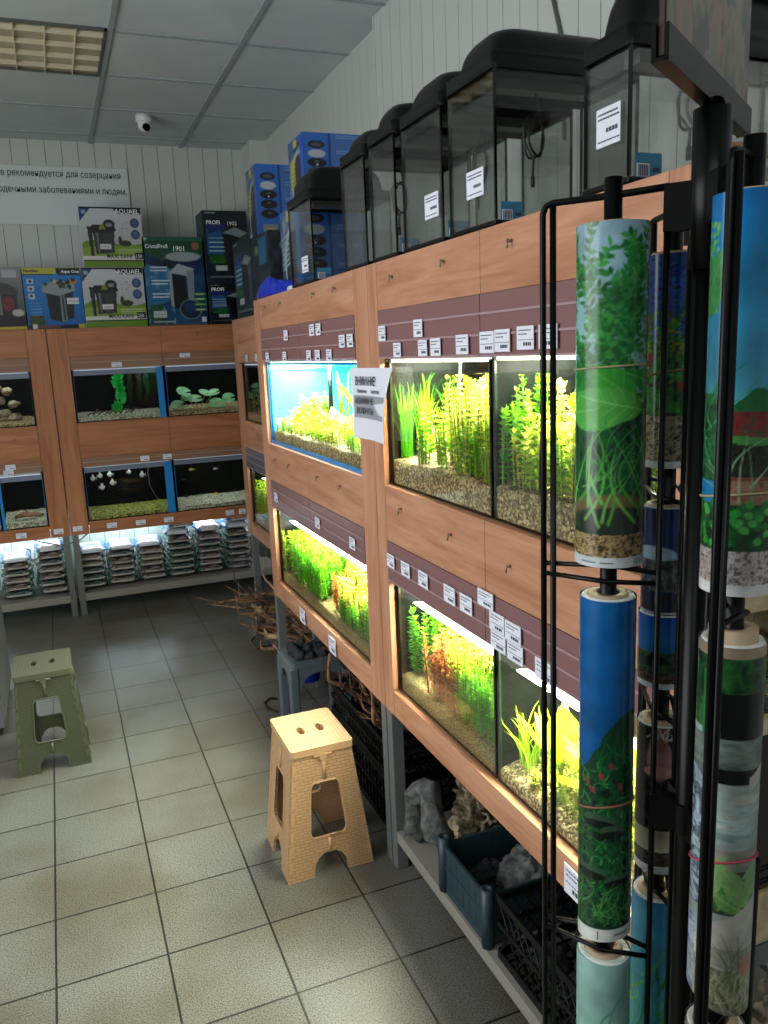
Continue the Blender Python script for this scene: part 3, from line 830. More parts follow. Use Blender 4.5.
def fish(label, group, F, s, d, z, L, m, seed=0, tall=.5, face=1):
    base = Vector(F(s, d, z)); u = F.u() * face; mb = MB(); w = Vector((0, 0, 1)); v = u.cross(w)
    n = 10; rings = []
    for i in range(n + 1):
        t = i / n; hh = L * tall * .5 * math.sin(PI * min(1, t * .93 + .04)) ** .8; ww = hh * .35
        if i == n: hh *= .35; ww *= .4
        rings.append([base + u * (t - .5) * L * -.75 + w * hh * math.sin(a) + v * ww * math.cos(a) for a in [2 * PI * k / 10 for k in range(10)]])
    mb.add([q for r_ in rings for q in r_], [(i * 10 + k, i * 10 + (k + 1) % 10, (i + 1) * 10 + (k + 1) % 10, (i + 1) * 10 + k) for i in range(n) for k in range(10)], 0, True)
    o = thing('fish', label, 'fish', tuple(base), group)
    mb.build('body', m, o)
    f2 = MB(); e = base - u * L * .36
    f2.add([e + v * .0004, e - u * L * .22 + w * L * tall * .35 + v * .0004, e - u * L * .14 + v * .0004, e - u * L * .22 - w * L * tall * .35 + v * .0004], [(0, 1, 2, 3)])
    f2.add([e - v * .0004, e - u * L * .22 + w * L * tall * .35 - v * .0004, e - u * L * .14 - v * .0004, e - u * L * .22 - w * L * tall * .35 - v * .0004], [(3, 2, 1, 0)])
    f2.build('tail_fin', m, o)
    f3 = MB(); c = base + w * L * tall * .4
    f3.obox(c - u * L * .02 + w * L * tall * .12, u * L * .14, v * .0006, w * L * tall * .2); f3.build('dorsal_fin', m, o)
    return o

G = 'leaf_'
# --- far upper tank, turquoise back
def rows(F, gh, lab, group, s0, s1, step, ds, hfun, n, L, W, mats, per=4, st=.013, spread=.028, lean=.1, seed=0, top=1.15, cap=None, jit=.012):
    """a bed of separate plants: s from s0 to s1, one row per depth in ds"""
    r = random.Random(seed); k = 0
    for d in ds:
        s = max(s0, s1) - r.uniform(0, step)
        while s > min(s0, s1):
            h = hfun(s, d) * r.uniform(.82, 1.06)
            if h > .02:
                m = mats[r.randrange(len(mats))] if isinstance(mats[0], list) else mats
                stem_plant('water_plant', lab, 'plant', F, gh, s, d + r.uniform(-jit, jit), h, n, L, W, m, per, st, spread, lean, seed * 100 + k, group, top, maxz=cap); k += 1
            s -= step * r.uniform(.8, 1.2)
LI, GE, YE, RD, DP, OL = ['leaf_lime', 'stem'], ['leaf_green', 'stem'], ['leaf_yellow', 'stem'], ['leaf_red', 'stem_red'], ['leaf_deep', 'stem'], ['leaf_olive', 'stem']
def bump(s, c, w): return math.exp(-((s - c) / w) ** 2)
A1, g = aquarium(FR, 'turquoise-backed aquarium in the upper tier of the right rack', 2.408, 3.618, 1.307, 1.668, 'tank_back_cyan', 'gravel', .055, .085, trim=[(2.41, 3.617, 1.307, 1.322), (2.41, 3.617, 1.659, 1.667), (3.606, 3.617, 1.322, 1.659)], seed=3, edge='blue_trim', side='tank_back_cyan')
rows(FR, g, 'low yellow-green bushy plant in the turquoise-backed tank', 'low bushes in the turquoise-backed tank', 2.46, 3.58, .085, (.055, .11), lambda s, d: .075 + .3 * d * (d > .08), 6, .020, .010, [LI, YE, LI], 4, .012, .035, .15, 11)
rows(FR, g, 'spiky olive stem plant at the left side of the turquoise-backed tank', 'spiky stems in the turquoise-backed tank', 3.38, 3.56, .07, (.15, .22), lambda s, d: .15, 4, .03, .006, OL, 5, .012, .02, .1, 12)
sword_plant('sword_plant', 'tall yellow-green sword-leaved plant at the right of the turquoise-backed tank', 'plant', FR, g, 2.72, .17, [(4.7, .35, .26, .06), (1.6, .5, .22, .05), (3.2, .30, .27, .055), (5.6, .6, .22, .055), (.4, .5, .2, .05), (2.4, .7, .18, .05)], [G + 'lime', 'stem'], 1)
sword_plant('sword_plant', 'broad-leaved plant close behind the front glass of the turquoise-backed tank', 'plant', FR, g, 2.52, .11, [(4.9, .25, .25, .06), (1.9, .4, .22, .05), (3.2, .20, .24, .055), (5.8, .5, .20, .055), (.6, .5, .2, .05)], [G + 'lime', 'stem'], 4)
sword_plant('sword_plant', 'pale broad-leaved plant in the middle of the turquoise-backed tank', 'plant', FR, g, 2.96, .14, [(4.7, .7, .17, .05), (1.6, .6, .17, .05), (3.2, .45, .18, .05), (5.6, .5, .14, .05), (.4, .8, .16, .05)], [G + 'yellow', 'stem'], 2)
ribbon_plant('water_plant', 'green ribbon-leaved plant reaching the surface beside the dark pipe', 'plant', FR, g, 3.19, .22, .30, 8, .014, [G + 'green'], .02, .4, 5, maxz=1.640)
t = thing('filter_pipe', 'dark vertical filter pipe standing in the turquoise-backed tank', 'pipe', FR(3.28, .20, 1.38))
MB().tube([FR(3.28, .20, 1.43), FR(3.28, .20, 1.66)], .010, 12).build('pipe', 'black_plastic', t)
MB().tube([FR(3.28, .20, 1.392), FR(3.28, .20, 1.43)], .016, 12).build('strainer', 'dark_inside', t)

# --- far lower tank
A2, g = aquarium(FR, 'lower right-rack aquarium packed with bright green bushy plants, farther one', 2.408, 3.618, .648, 1.008, 'tank_back_black', 'gravel_fine', .050, .085, seed=4)
rows(FR, g, 'fresh green feathery stem plant at the left of the farther lower tank', 'feathery stems in the farther lower tank', 2.98, 3.59, .075, (.055, .105, .16, .22), lambda s, d: .185 + .3 * d, 5, .026, .0045, [GE, GE, LI], 7, .011, .026, .07, 21)
rows(FR, g, 'reddish orange stem plant in the middle of the farther lower tank', 'red stems in the farther lower tank', 2.88, 2.96, .05, (.06, .12, .18), lambda s, d: .19 + .2 * d, 4, .020, .007, RD, 4, .012, .018, .08, 22)
rows(FR, g, 'yellow small-leaved stem plant at the right of the farther lower tank', 'yellow stems in the farther lower tank', 2.44, 2.87, .06, (.06, .11, .17, .23), lambda s, d: .15 + .35 * d, 5, .020, .011, [YE, YE, LI], 4, .013, .026, .1, 23)
rows(FR, g, 'short green plant at the front foot of the farther lower tank', 'front row in the farther lower tank', 2.44, 2.84, .07, (.04,), lambda s, d: .10, 5, .02, .007, GE, 5, .011, .02, .1, 24, jit=.004)
t = thing('heater', 'slim glass rod heater at the back left of the farther lower tank', 'heater', FR(3.38, .36, .80))
MB().tube([FR(3.38, .36, .76), FR(3.38, .36, .985)], .009, 10).build('rod', 'glass_edge', t); MB().tube([FR(3.38, .36, .985), FR(3.38, .36, 1.006)], .011, 10).build('cap', 'black_plastic', t)

# --- near upper tanks
A3, g = aquarium(FR, 'upper near-rack aquarium with a curved white air tube, beside the paper notice', 1.608, 2.207, 1.307, 1.672, 'tank_back_black', 'gravel', .075, .110, seed=5)
for i, (s, d, h) in enumerate([(2.17, .06, .22), (2.14, .10, .20), (2.18, .13, .24), (2.16, .20, .22)]):
    ribbon_plant('water_plant', 'long grassy green leaves at the left end of the tank beside the notice', 'plant', FR, g, s, d, h, 34, .005, [G + 'green'], .014, .32, i + 200, 'grassy leaves beside the notice')
rows(FR, g, 'tall lime stem plant with tiny round leaves in the air-tube tank', 'lime stems in the air-tube tank', 1.63, 2.04, .055, (.055, .10, .155, .21), lambda s, d: .085 + .155 * min(1, max(0, (2.10 - s) / .24)) + .22 * max(0, d - .05), 4, .017, .012, [YE, LI, LI], 4, .014, .026, .12, 31, 1.2)
for i, (s, d, h) in enumerate([(1.78, .10, .255), (1.72, .12, .265), (1.69, .17, .26), (1.83, .16, .25)]):
    stem_plant('water_plant', 'pale spidery stem plant reaching for the surface in the air-tube tank', 'plant', FR, g, s, d, h, 1, .045, .008, [G + 'yellow', 'stem'], 4, .036, .01, .08, i + 230, 'spidery stems in the air-tube tank', 1.4)
rows(FR, g, 'bright green mossy bush at the front of the air-tube tank', 'mossy bushes in the air-tube tank', 1.63, 1.80, .055, (.045, .08), lambda s, d: .12, 7, .014, .004, GE, 6, .008, .026, .15, 33, jit=.005)
t = thing('internal_filter', 'blue box filter hanging on the back wall of the tank beside the notice', 'filter', FR(2.02, .39, 1.5))
FR.box(MB(), 1.97, 2.05, .355, .408, 1.52, 1.66).build('body', 'blue_trim', t, bevel=.004)
FR.box(MB(), 1.99, 2.03, .36, .405, 1.46, 1.519).build('strainer', 'black_plastic', t)
t = MB().tube([FR(1.80, .05, 1.668), FR(1.805, .05, 1.64), FR(1.825, .055, 1.60), FR(1.835, .06, 1.55), FR(1.835, .06, 1.50)], .0035, 8).build('air_tube', 'white_plastic', None, FR(1.82, .05, 1.55))
tag(t, 'thin curved white air tube hanging in the tank beside the notice', 'tube')

A4, g = aquarium(FR, 'upper near-rack aquarium half hidden behind the poster stand rods', 1.022, 1.602, 1.307, 1.675, 'tank_back_black', 'gravel', .080, .105, seed=6)
rows(FR, g, 'deep green stem plant at the left of the tank behind the stand rods', 'deep green stems behind the stand rods', 1.52, 1.592, .03, (.045, .08, .12), lambda s, d: .25 if s < 1.57 else .22, 3, .016, .010, GE, 4, .013, .010, .04, 41, jit=.004)
rows(FR, g, 'bright yellow-green stem plant filling the tank behind the stand rods', 'yellow-green stems behind the stand rods', 1.05, 1.525, .05, (.045, .09, .14, .20), lambda s, d: .165 + .09 * max(0, min(1, (1.36 - s) / .08)) + .035 * math.sin(s * 60) + .25 * max(0, d - .06), 4, .022, .012, [YE, YE, LI], 4, .013, .024, .08, 42, 1.2)

# --- near lower tanks
A5, g = aquarium(FR, 'lower near-rack aquarium with orange and yellow stem plants', 1.608, 2.207, .648, 1.004, 'tank_back_black', 'gravel_fine', .055, .10, seed=7)
rows(FR, g, 'green whorled stem plant at the left of the orange-plant tank', 'green stems in the orange-plant tank', 2.10, 2.185, .035, (.07, .12, .17), lambda s, d: .20 + .6 * (d - .07) + .04 * (s > 2.15), 3, .022, .006, GE, 6, .012, .014, .05, 51, jit=.006)
rows(FR, g, 'yellow stem plant behind the orange ones in the lower near tank', 'yellow stems behind the orange plants', 1.98, 2.11, .045, (.13, .19, .25), lambda s, d: .27 + .2 * (d - .13), 4, .022, .011, [YE, LI], 4, .013, .022, .08, 52)
rows(FR, g, 'orange-red stem plant in the lower near tank', 'orange stems in the lower near tank', 1.87, 2.03, .04, (.055, .10, .15, .20), lambda s, d: .20 + .6 * (d - .055), 4, .019, .008, [RD, RD, YE], 4, .012, .022, .08, 53)
rows(FR, g, 'tall yellow stem plant at the right of the orange-plant tank', 'yellow stems at the right of the orange-plant tank', 1.62, 1.86, .05, (.10, .155, .21), lambda s, d: .265 + .2 * (d - .1), 4, .021, .011, [YE, YE, LI], 4, .013, .026, .1, 54, 1.2)
rows(FR, g, 'green small-leaved plant at the front right of the orange-plant tank', 'green front plants in the orange-plant tank', 1.62, 1.87, .05, (.05,), lambda s, d: .205, 6, .017, .007, [LI, GE], 4, .011, .022, .08, 55, jit=.006)

A6, g = aquarium(FR, 'lower near-rack aquarium with sword-leaved plants behind the stand rods', 1.022, 1.602, .648, 1.004, 'tank_back_black', 'gravel', .035, .12, seed=8)
sword_plant('sword_plant', 'tall upright sword-leaved plant in the lowest tank left of the stand rods', 'plant', FR, g, 1.45, .105, [(4.2, .10, .25, .080), (1.6, .45, .17, .03), (3.9, .35, .17, .03), (5.6, .6, .17, .05), (.9, .5, .2, .035), (2.4, .35, .2, .028)], [G + 'lime', 'stem'], 1)
sword_plant('sword_plant', 'broad-leaved sword plant in the lowest tank right of the stand rods', 'plant', FR, g, 1.27, .15, [(4.5, .4, .24, .055), (1.2, .5, .22, .055), (3.2, .40, .26, .055), (5.6, .6, .22, .055), (.4, .3, .25, .05), (2.4, .5, .22, .05)], [G + 'lime', 'stem'], 2)
sword_plant('sword_plant', 'low pale sword plant between the stand rods in the lowest tank', 'plant', FR, g, 1.38, .15, [(4.7, .7, .18, .05), (1.6, .8, .18, .06), (3.2, .9, .18, .06), (5.6, .6, .16, .06), (2.4, .5, .14, .05)], [G + 'lime', 'stem'], 3)
for i, (s, d) in enumerate([(1.565, .08), (1.54, .11), (1.55, .15), (1.525, .07)]):
    ribbon_plant('water_plant', 'thin grassy plant at the left of the sword-plant tank', 'plant', FR, g, s, d, .15, 14, .006, [G + 'lime'], .016, .9, i + 500, 'thin grass in the sword-plant tank')
rows(FR, g, 'low brownish yellow plant on the gravel of the sword-plant tank', 'low plants in the sword-plant tank', 1.06, 1.50, .05, (.06, .10, .15), lambda s, d: .045 + .04 * (s < 1.34), 5, .016, .008, [OL, YE, YE], 4, .011, .024, .2, 61)
for i, (s, d, z) in enumerate([(1.50, .06, .955), (1.46, .07, .93), (1.53, .08, .975)]):
    fish('small pale fish swimming in the sword-plant tank', 'small fish in the sword-plant tank', FR, s, d, z, .022, 'fish_yellow', i, .3)

# --- third rack
A7, g = aquarium(F3, 'dark aquarium with a blue side strip in the farther corner rack', 3.90, 5.065, 1.307, 1.652, 'tank_back_black', 'gravel', .05, .075, .28, seed=9, trim=[(4.44, 4.52, 1.309, 1.65)], curtain=None)
for i, s in enumerate((4.98, 4.82, 4.62)):
    stem_plant('water_plant', 'dark drooping plant in the corner rack upper tank', 'plant', F3, g, s, .06, .14, 3, .05, .012, [G + 'dark', 'stem'], 4, .03, .03, .3, i + 600, 'dark plants in the corner rack upper tank')
A8, g = aquarium(F3, 'aquarium with a leafy yellow-green plant in the corner rack lower tier', 3.90, 5.065, .648, 1.004, 'tank_back_black', 'gravel_pale', .06, .09, .28, seed=10)
rows(F3, g, 'leafy yellow-green stem plant in the corner rack lower tank', 'leafy plants in the corner rack lower tank', 4.45, 5.03, .07, (.04, .075), lambda s, d: .24 if s > 4.7 else .2, 3, .034, .013, [LI, YE], 4, .018, .02, .08, 71, jit=.004)

# --- back wall tanks
TB = dict(depth=.34)
A9, g = aquarium(FB, 'back-wall aquarium with an upright bright green silk plant', .124, .705, 1.313, 1.655, 'tank_back_black', 'gravel_pale', .022, .05, .34, seed=11, trim=[(.662, .704, 1.315, 1.655)], edge='blue_trim', curtain='film_clear')
r = random.Random(5); b = MB()
for i in range(40):
    t_ = i / 40; c = Vector(FB(.385 + .06 * t_ + .02 * math.sin(t_ * 6), .12, 1.36 + .25 * t_)); a = r.uniform(0, 6.28)
    b.leaf(c, (math.cos(a), math.sin(a) * .5, r.uniform(.5, 1.2)), .055, .042, (r.uniform(-1, 1), -1, .3), 0)
b.tube([FB(.385, .12, 1.335), FB(.41, .12, 1.47), FB(.44, .12, 1.60)], .003, 6, 1)
keep_in(b, g)
tag(b.build('silk_plant', [G + 'silk', 'stem'], None, FB(.385, .12, 1.34)), 'bright green upright silk plant in the back-wall top tank', 'plant')
b = MB()
for i in range(9):
    a = r.uniform(-.6, .6); x0 = .20 + i * .035
    b.tube([FB(x0, .14, 1.345 + r.uniform(0, .01)), FB(x0 + .03 * math.cos(a), .13, 1.36 + r.uniform(0, .03)), FB(x0 + .07, .12, 1.35 + r.uniform(0, .04))], [.006, .005, .003], 6)
keep_in(b, g)
tag(b.build('driftwood_piece', 'root_dark', None, FB(.33, .14, 1.345)), 'tangled driftwood lying beside the bright green silk plant', 'driftwood')
for i, s in enumerate((.50, .56, .61)):
    b = MB(); hh = 1.628
    for k in range(6):
        b.ribbon([FB(s + r.uniform(-.015, .015), .22 + r.uniform(-.02, .02), hh - .21 * q / 6) for q in range(7)], .016, (1, .2, 0), 0)
    keep_in(b, g)
    tag(b.build('hanging_weed', G + 'dark', None, FB(s, .22, 1.5)), 'dark weed hanging from the surface right of the silk plant', 'plant', 'hanging weed beside the silk plant')
A10, g = aquarium(FB, 'back-wall aquarium with round lily-pad leaves', .716, 1.298, 1.313, 1.655, 'tank_back_black', 'gravel', .028, .06, .34, seed=12, edge='blue_trim', curtain='film_clear')
b = MB(); st = MB(); base = FB(.95, .14, 1.345)
for s, z, rr in ((.85, 1.47, .052), (.80, 1.385, .05), (.92, 1.42, .055), (1.00, 1.455, .048), (1.06, 1.455, .045), (1.16, 1.41, .048), (1.08, 1.37, .06), (.86, 1.43, .04)):
    c = Vector(FB(s, .13 + R.uniform(-.03, .03), z)); n_ = 14; ax = Vector((1, 0, R.uniform(-.25, .25))).normalized(); ay = Vector((0, .75, .55 + R.uniform(-.2, .2))).normalized()
    vs = [c] + [c + ax * rr * math.cos(.25 + k / (n_ - 1) * 5.8) + ay * rr * math.sin(.25 + k / (n_ - 1) * 5.8) + Vector((0, 0, .006)) for k in range(n_)]
    b.add(vs, [(0, k, k + 1) for k in range(1, n_)], 0, True)
    st.tube([Vector(FB(.95 + (s - .95) * .3, .15, 1.345)), Vector(FB(.95 + (s - .95) * .7, .14, (z + 1.34) / 2 + .02)), c], .0025, 6)
keep_in(b, g); keep_in(st, g)
t = thing('lily_plant', 'water plant with round pale green pads in the back-wall top tank', 'plant', base); b.build('pads', G + 'pad', t); st.build('stems', 'stem', t)
A11, g = aquarium(FB, 'lower back-wall aquarium with pale angelfish and mossy gravel', .124, .708, .645, 1.012, 'tank_back_black', 'gravel_moss', .025, .045, .34, seed=13, trim=[(.655, .707, .648, 1.011)], edge='blue_trim', curtain='film_clear')
for i, (s, z, L) in enumerate([(.185, .925, .045), (.235, .935, .04), (.30, .935, .045), (.24, .86, .045), (.31, .88, .045), (.43, .94, .035), (.51, .92, .045)]):
    fish('pale angelfish swimming in the lower back-wall tank', 'angelfish in the lower back-wall tank', FB, s, .10 + .03 * (i % 3), z, L, 'fish_pale', i, .85, 1 if i % 2 else -1)
t = MB().tube([FB(.575, .2, 1.0), FB(.56, .2, .92), FB(.565, .2, .82), FB(.60, .2, .74), FB(.63, .2, .71)], .003, 6).build('air_tube', 'grey_metal', None, FB(.6, .2, .8)); tag(t, 'thin curved air tube at the right of the angelfish tank', 'tube')
A12, g = aquarium(FB, 'lower back-wall aquarium with small yellow fish and pale gravel', .716, 1.298, .645, 1.012, 'tank_back_black', 'gravel_pale', .030, .050, .34, seed=14, edge='blue_trim', curtain='film_clear')
for i, (s, z, L, m_) in enumerate([(.85, .925, .05, 'fish_yellow'), (.79, .86, .045, 'fish_dark'), (1.02, .915, .045, 'fish_pale'), (1.01, .735, .05, 'fish_yellow'), (1.15, .75, .04, 'fish_dark'), (.80, .735, .05, 'fish_dark')]):
    fish('slim %s fish in the pale-gravel back-wall tank' % {'fish_yellow': 'yellow', 'fish_dark': 'dark', 'fish_pale': 'silvery'}[m_], 'slim %s fish in the pale-gravel tank' % m_[5:], FB, s, .10, z, L, m_, i, .28, 1 if i % 2 else -1)
A13, g = aquarium(FB, 'top back-wall aquarium at the photo left edge with pale rockwork', -.698, -.124, 1.313, 1.655, 'tank_back_black', 'gravel', .02, .05, .34, seed=15, curtain='film_clear')
b = MB(); rr = random.Random(2)
for i in range(9): b.ball(FB(-.27 - .05 * (i % 3) + rr.uniform(-.02, .02), .2, 1.37 + .028 * i), .05 - .003 * i, .04, .026, 9, 6, 0, .25, rr)
keep_in(b, g)
tag(b.build('reef_rock', 'rock_holey', None, FB(-.3, .2, 1.35)), 'pale knobbly rock stack in the tank at the left edge', 'rock')
A14, g = aquarium(FB, 'lower back-wall aquarium at the left edge with orange-brown driftwood', -.402, -.124, .645, .995, 'tank_back_black', 'gravel_pale', .04, .07, .34, seed=16, trim=[(-.401, -.385, .648, .99)], edge='blue_trim', curtain='film_clear')
b = MB(); b.tube([FB(-.33, .12, .71), FB(-.27, .11, .725), FB(-.2, .12, .72), (FB(-.15, .12, .71))], [.012, .018, .016, .008], 10); b.tube([FB(-.24, .11, .73), FB(-.26, .11, .75), FB(-.29, .11, .76)], [.006, .004, .002], 8)
keep_in(b, g)
tag(b.build('driftwood_piece', 'driftwood', None, FB(-.25, .12, .71)), 'orange-brown driftwood on the gravel of the left-edge lower tank', 'driftwood')
A15, g = aquarium(FB, 'aquarium beyond the blue strip at the lower left edge', -.698, -.406, .645, .995, 'tank_back_black', 'gravel_pale', .04, .07, .34, seed=17, edge='blue_trim')

# --- lamps over the tanks
def lamp(where, F, s0, s1, z1, power, tube, color, depth=.40, d0=.020, sy=.19):
    lo, hi = s0 + .012, s1 - .012
    l = thing('aquarium_lamp', 'slim lamp bar over ' + where, 'lamp', F((lo + hi) / 2, .06, z1 + .002))
    F.box(MB(), lo, hi, d0 + .006, d0 + .09, z1 + .002, z1 + .016).build('housing', 'white_plastic', l)
    MB().tube([F(lo + .002, d0 + .014, z1 - .0025), F(hi - .002, d0 + .014, z1 - .0025)], .0042, 10).build('tube', tube, l)
    ld = bpy.data.lights.new('tank_light', 'AREA'); ld.shape = 'RECTANGLE'; ld.size = hi - lo; ld.size_y = sy; ld.energy = power; ld.color = color
    q = bpy.data.objects.new('tank_light', ld); COL.objects.link(q); q.location = F((lo + hi) / 2, d0 + (.135 if F.k == 'R' else depth * .5), z1 + .001)
    if F.k == 'R': q.rotation_euler = (0, 0, PI / 2)
WARM = (1, .96, .76)
PW = 46.0
lamp('the turquoise-backed tank', FR, 2.408, 3.618, 1.668, PW * 1.7, 'lamp_on', (.92, 1, .95))
lamp('the bushy green lower tank', FR, 2.408, 3.618, 1.008, PW * 1.7, 'lamp_on', WARM)
lamp('the tank beside the paper notice', FR, 1.608, 2.207, 1.672, PW, 'lamp_on', WARM)
lamp('the upper tank behind the stand rods', FR, 1.022, 1.602, 1.675, PW, 'lamp_on', WARM)
lamp('the orange-plant lower tank', FR, 1.608, 2.207, 1.004, PW, 'lamp_on', WARM)
lamp('the sword-plant lower tank', FR, 1.022, 1.602, 1.004, PW, 'lamp_on', WARM)
lamp('the dark corner rack tank', F3, 3.90, 5.065, 1.652, .5, 'lamp_dim', (.85, .95, 1), .28, sy=.15)
lamp('the leafy corner rack tank', F3, 3.90, 5.065, 1.004, 9, 'lamp_cool', WARM, .28, sy=.15)
CO = (.9, .97, 1)
lamp('the silk-plant tank', FB, .124, .705, 1.655, .9, 'lamp_dim', CO, .34)
lamp('the lily-pad tank', FB, .716, 1.298, 1.655, 1.1, 'lamp_dim', CO, .34)
lamp('the angelfish tank', FB, .124, .708, 1.012, 1.2, 'lamp_dim', CO, .34)
lamp('the yellow-fish tank', FB, .716, 1.298, 1.012, 1.2, 'lamp_dim', CO, .34)
lamp('the rockwork tank at the left edge', FB, -.698, -.124, 1.655, 1.4, 'lamp_dim', CO, .34)
lamp('the driftwood tank at the left edge', FB, -.402, -.124, .995, .8, 'lamp_dim', CO, .34)

# ------------------------------------------------------------------ folding stools
def folding_stool(label, x0, x1, y0, y1, tx0, tx1, ty0, ty1, H, kind):
    side, top, plain, inner = [kind + q for q in ('_weave', '_top', '_plain', '_inner')]
    t = thing('folding_stool', label, 'stool', ((x0 + x1) / 2, (y0 + y1) / 2, 0))
    zt = H - .026
    def L(a, b, h): return a + (b - a) * h / H
    def panel(name, A, B, At, Bt, nrm):
        A, B, At, Bt = map(Vector, (A, B, At, Bt)); N = Vector(nrm) * -1
        def fm(s, h, d):
            p = A.lerp(B, s).lerp(At.lerp(Bt, s), h / H); return p + N * d
        arch = [(.30, 0), (.31, .040), (.36, .065), (.43, .078), (.57, .078), (.64, .065), (.69, .040), (.70, 0)]
        outer = [(0, 0)] + arch + [(1, 0), (1, zt), (0, zt)]
        hole = rrect(.30, .72, .135, .315, .0, 1)
        k = .06; hole = []
        for cx, cz, a0 in ((.74 - k, .135 + .03, -PI / 2), (.72 - k, .325 - .03, 0), (.28 + k, .325 - .03, PI / 2), (.26 + k, .135 + .03, PI)):
            hole += [(cx + k * math.cos(a0 + PI / 2 * i / 4), cz + .03 * math.sin(a0 + PI / 2 * i / 4)) for i in range(5)]
        mb = MB(); plate(mb, outer, [hole], fm, .009, 0)
        # rolled rim round the opening, the centre rib and the hinge teeth
        mb.tube([fm(s, h, -.001) for s, h in hole + [hole[0]]], .003, 6, 1)
        mb.tube([fm(.5, .335, -.001), fm(.5, zt - .012, -.001)], .0055, 8, 1); mb.tube([fm(.5, .08, -.001), fm(.5, .128, -.001)], .0055, 8, 1)
        for i in range(7):
            h = .035 + i * (zt - .06) / 6.6
            for sx in (.004, .955):
                p, q = fm(sx, h, 0), fm(sx + .041, h + .03, 0)
                a, b_, c, d_ = fm(sx, h, -.0025), fm(sx + .041, h, -.0025), fm(sx + .041, h + .032, -.0025), fm(sx, h + .032, -.0025)
                a2, b2, c2, d2 = fm(sx, h, .001), fm(sx + .041, h, .001), fm(sx + .041, h + .032, .001), fm(sx, h + .032, .001)
                mb.add([a, b_, c, d_, a2, b2, c2, d2], [(0, 1, 2, 3), (4, 5, 1, 0), (5, 6, 2, 1), (6, 7, 3, 2), (7, 4, 0, 3)], 1)
        mb.build(name, [side, plain], t)
    c = [(x0, y0, 0), (x1, y0, 0), (x1, y1, 0), (x0, y1, 0)]; u = [(tx0, ty0, H), (tx1, ty0, H), (tx1, ty1, H), (tx0, ty1, H)]
    e = .011
    panel('front_panel', c[0], c[1], u[0], u[1], (0, -1, 0)); panel('back_panel', c[2], c[3], u[2], u[3], (0, 1, 0))
    def ins(p, dy): return (p[0], p[1] + dy, p[2])
    panel('side_panel', ins(c[3], -e), ins(c[0], e), ins(u[3], -e), ins(u[0], e), (-1, 0, 0)); panel('side_panel', ins(c[1], e), ins(c[2], -e), ins(u[1], e), ins(u[2], -e), (1, 0, 0))
    # seat with two hand holes
    def fs(s, h, d): return (s, h, H - .024 + d)
    out = rrect(tx0 - .008, tx1 + .008, ty0 - .008, ty1 + .008, .012, 4)
    cx, cy_ = (tx0 + tx1) / 2, (ty0 + ty1) / 2; holes = []
    for sx in (-1, 1):
        hx = cx + sx * (tx1 - tx0) * .17; holes.append([(hx + .013 * math.cos(a) + sx * .0, cy_ + .028 * math.sin(a)) for a in [2 * PI * k / 16 for k in range(16)]])
    mb = MB(); plate(mb, out, holes, fs, .024, 0, 1); mb.build('seat', [top, plain], t, bevel=.002)
    mb = MB(); mb.tube([(cx, ty0 - .012, H - .034), (cx, ty0 + .004, H - .034)], .013, 14); mb.tube([(cx - .03, ty0 - .004, H - .031), (cx + .03, ty0 - .004, H - .031)], .006, 8); mb.build('catch', plain, t)
    # folding inner leaf under the seat
    MB().box(cx - .004, cx + .004, ty0 + .02, ty1 - .02, H - .10, H - .026).build('inner_brace', inner, t)
    return t
folding_stool('tan plastic folding step stool with woven pattern, in front of the right rack', .532, .831, 2.318, 2.612, .583, .780, 2.350, 2.610, .447, 'tan')
folding_stool('olive green plastic folding step stool near the left edge of the floor', -.316, -.024, 3.490, 3.775, -.283, -.066, 3.505, 3.765, .440, 'olive')

# ------------------------------------------------------------------ boxes of pumps and filters
def carton(label, x0, x1, y0, y1, z0, z1, m, front=None, side=None, top=None, group=None, back='B'):
    t = thing('filter_box', label, 'box', ((x0 + x1) / 2, (y0 + y1) / 2, z0), group)
    MB().box(x0, x1, y0, y1, z0, z1).build('carton', m, t, bevel=.0015)
    if front: print_panel(front, (x0 + .001, y0, z0 + .001), (x1 - x0 - .002, 0, 0), (0, 0, z1 - z0 - .002), t, 'front_print')
    if side: print_panel(side, (x0, y1 - .001, z0 + .001), (0, -(y1 - y0 - .002), 0), (0, 0, z1 - z0 - .002), t, 'side_print')
    if top: print_panel(top, (x0 + .001, y0 + .001, z1), (x1 - x0 - .002, 0, 0), (0, y1 - y0 - .002, 0), t, 'top_print')
    return t
def FP(t): return next(c for c in t.children if c.name.startswith('front_print'))
def canister(A, x, y, w, h, c=(.17, .18, .18), lid=(.09, .09, .10), hl=(.42, .43, .42), hose=True):
    A.poly([(x - w * .40, y), (x + w * .42, y + h * .03), (x + w * .5, y + h * .68), (x - w * .46, y + h * .62)], c)
    A.poly([(x - w * .30, y + h * .02), (x - w * .22, y + h * .02), (x - w * .24, y + h * .62), (x - w * .34, y + h * .62)], hl)
    A.poly([(x - w * .05, y + h * .03), (x + w * .38, y + h * .05), (x + w * .44, y + h * .62), (x - w * .05, y + h * .60)], tuple(v * 1.25 for v in c))
    A.poly([(x - w * .55, y + h * .60), (x + w * .58, y + h * .66), (x + w * .50, y + h * .86), (x - w * .50, y + h * .84)], lid)
    A.ell(x + w * .28, y + h * .86, w * .26, h * .13, lid); A.ell(x + w * .27, y + h * .84, w * .15, h * .06, (.55, .56, .55))
    A.poly([(x - w * .2, y + h * .70), (x + w * .12, y + h * .72), (x + w * .02, y + h * .86), (x - w * .12, y + h * .84)], (.52, .54, .12))
    if hose:
        A.poly([(x - w * .62, y - h * .05), (x - w * .48, y - h * .05), (x - w * .50, y + h * .78), (x - w * .72, y + h * .80)], (.13, .13, .14))
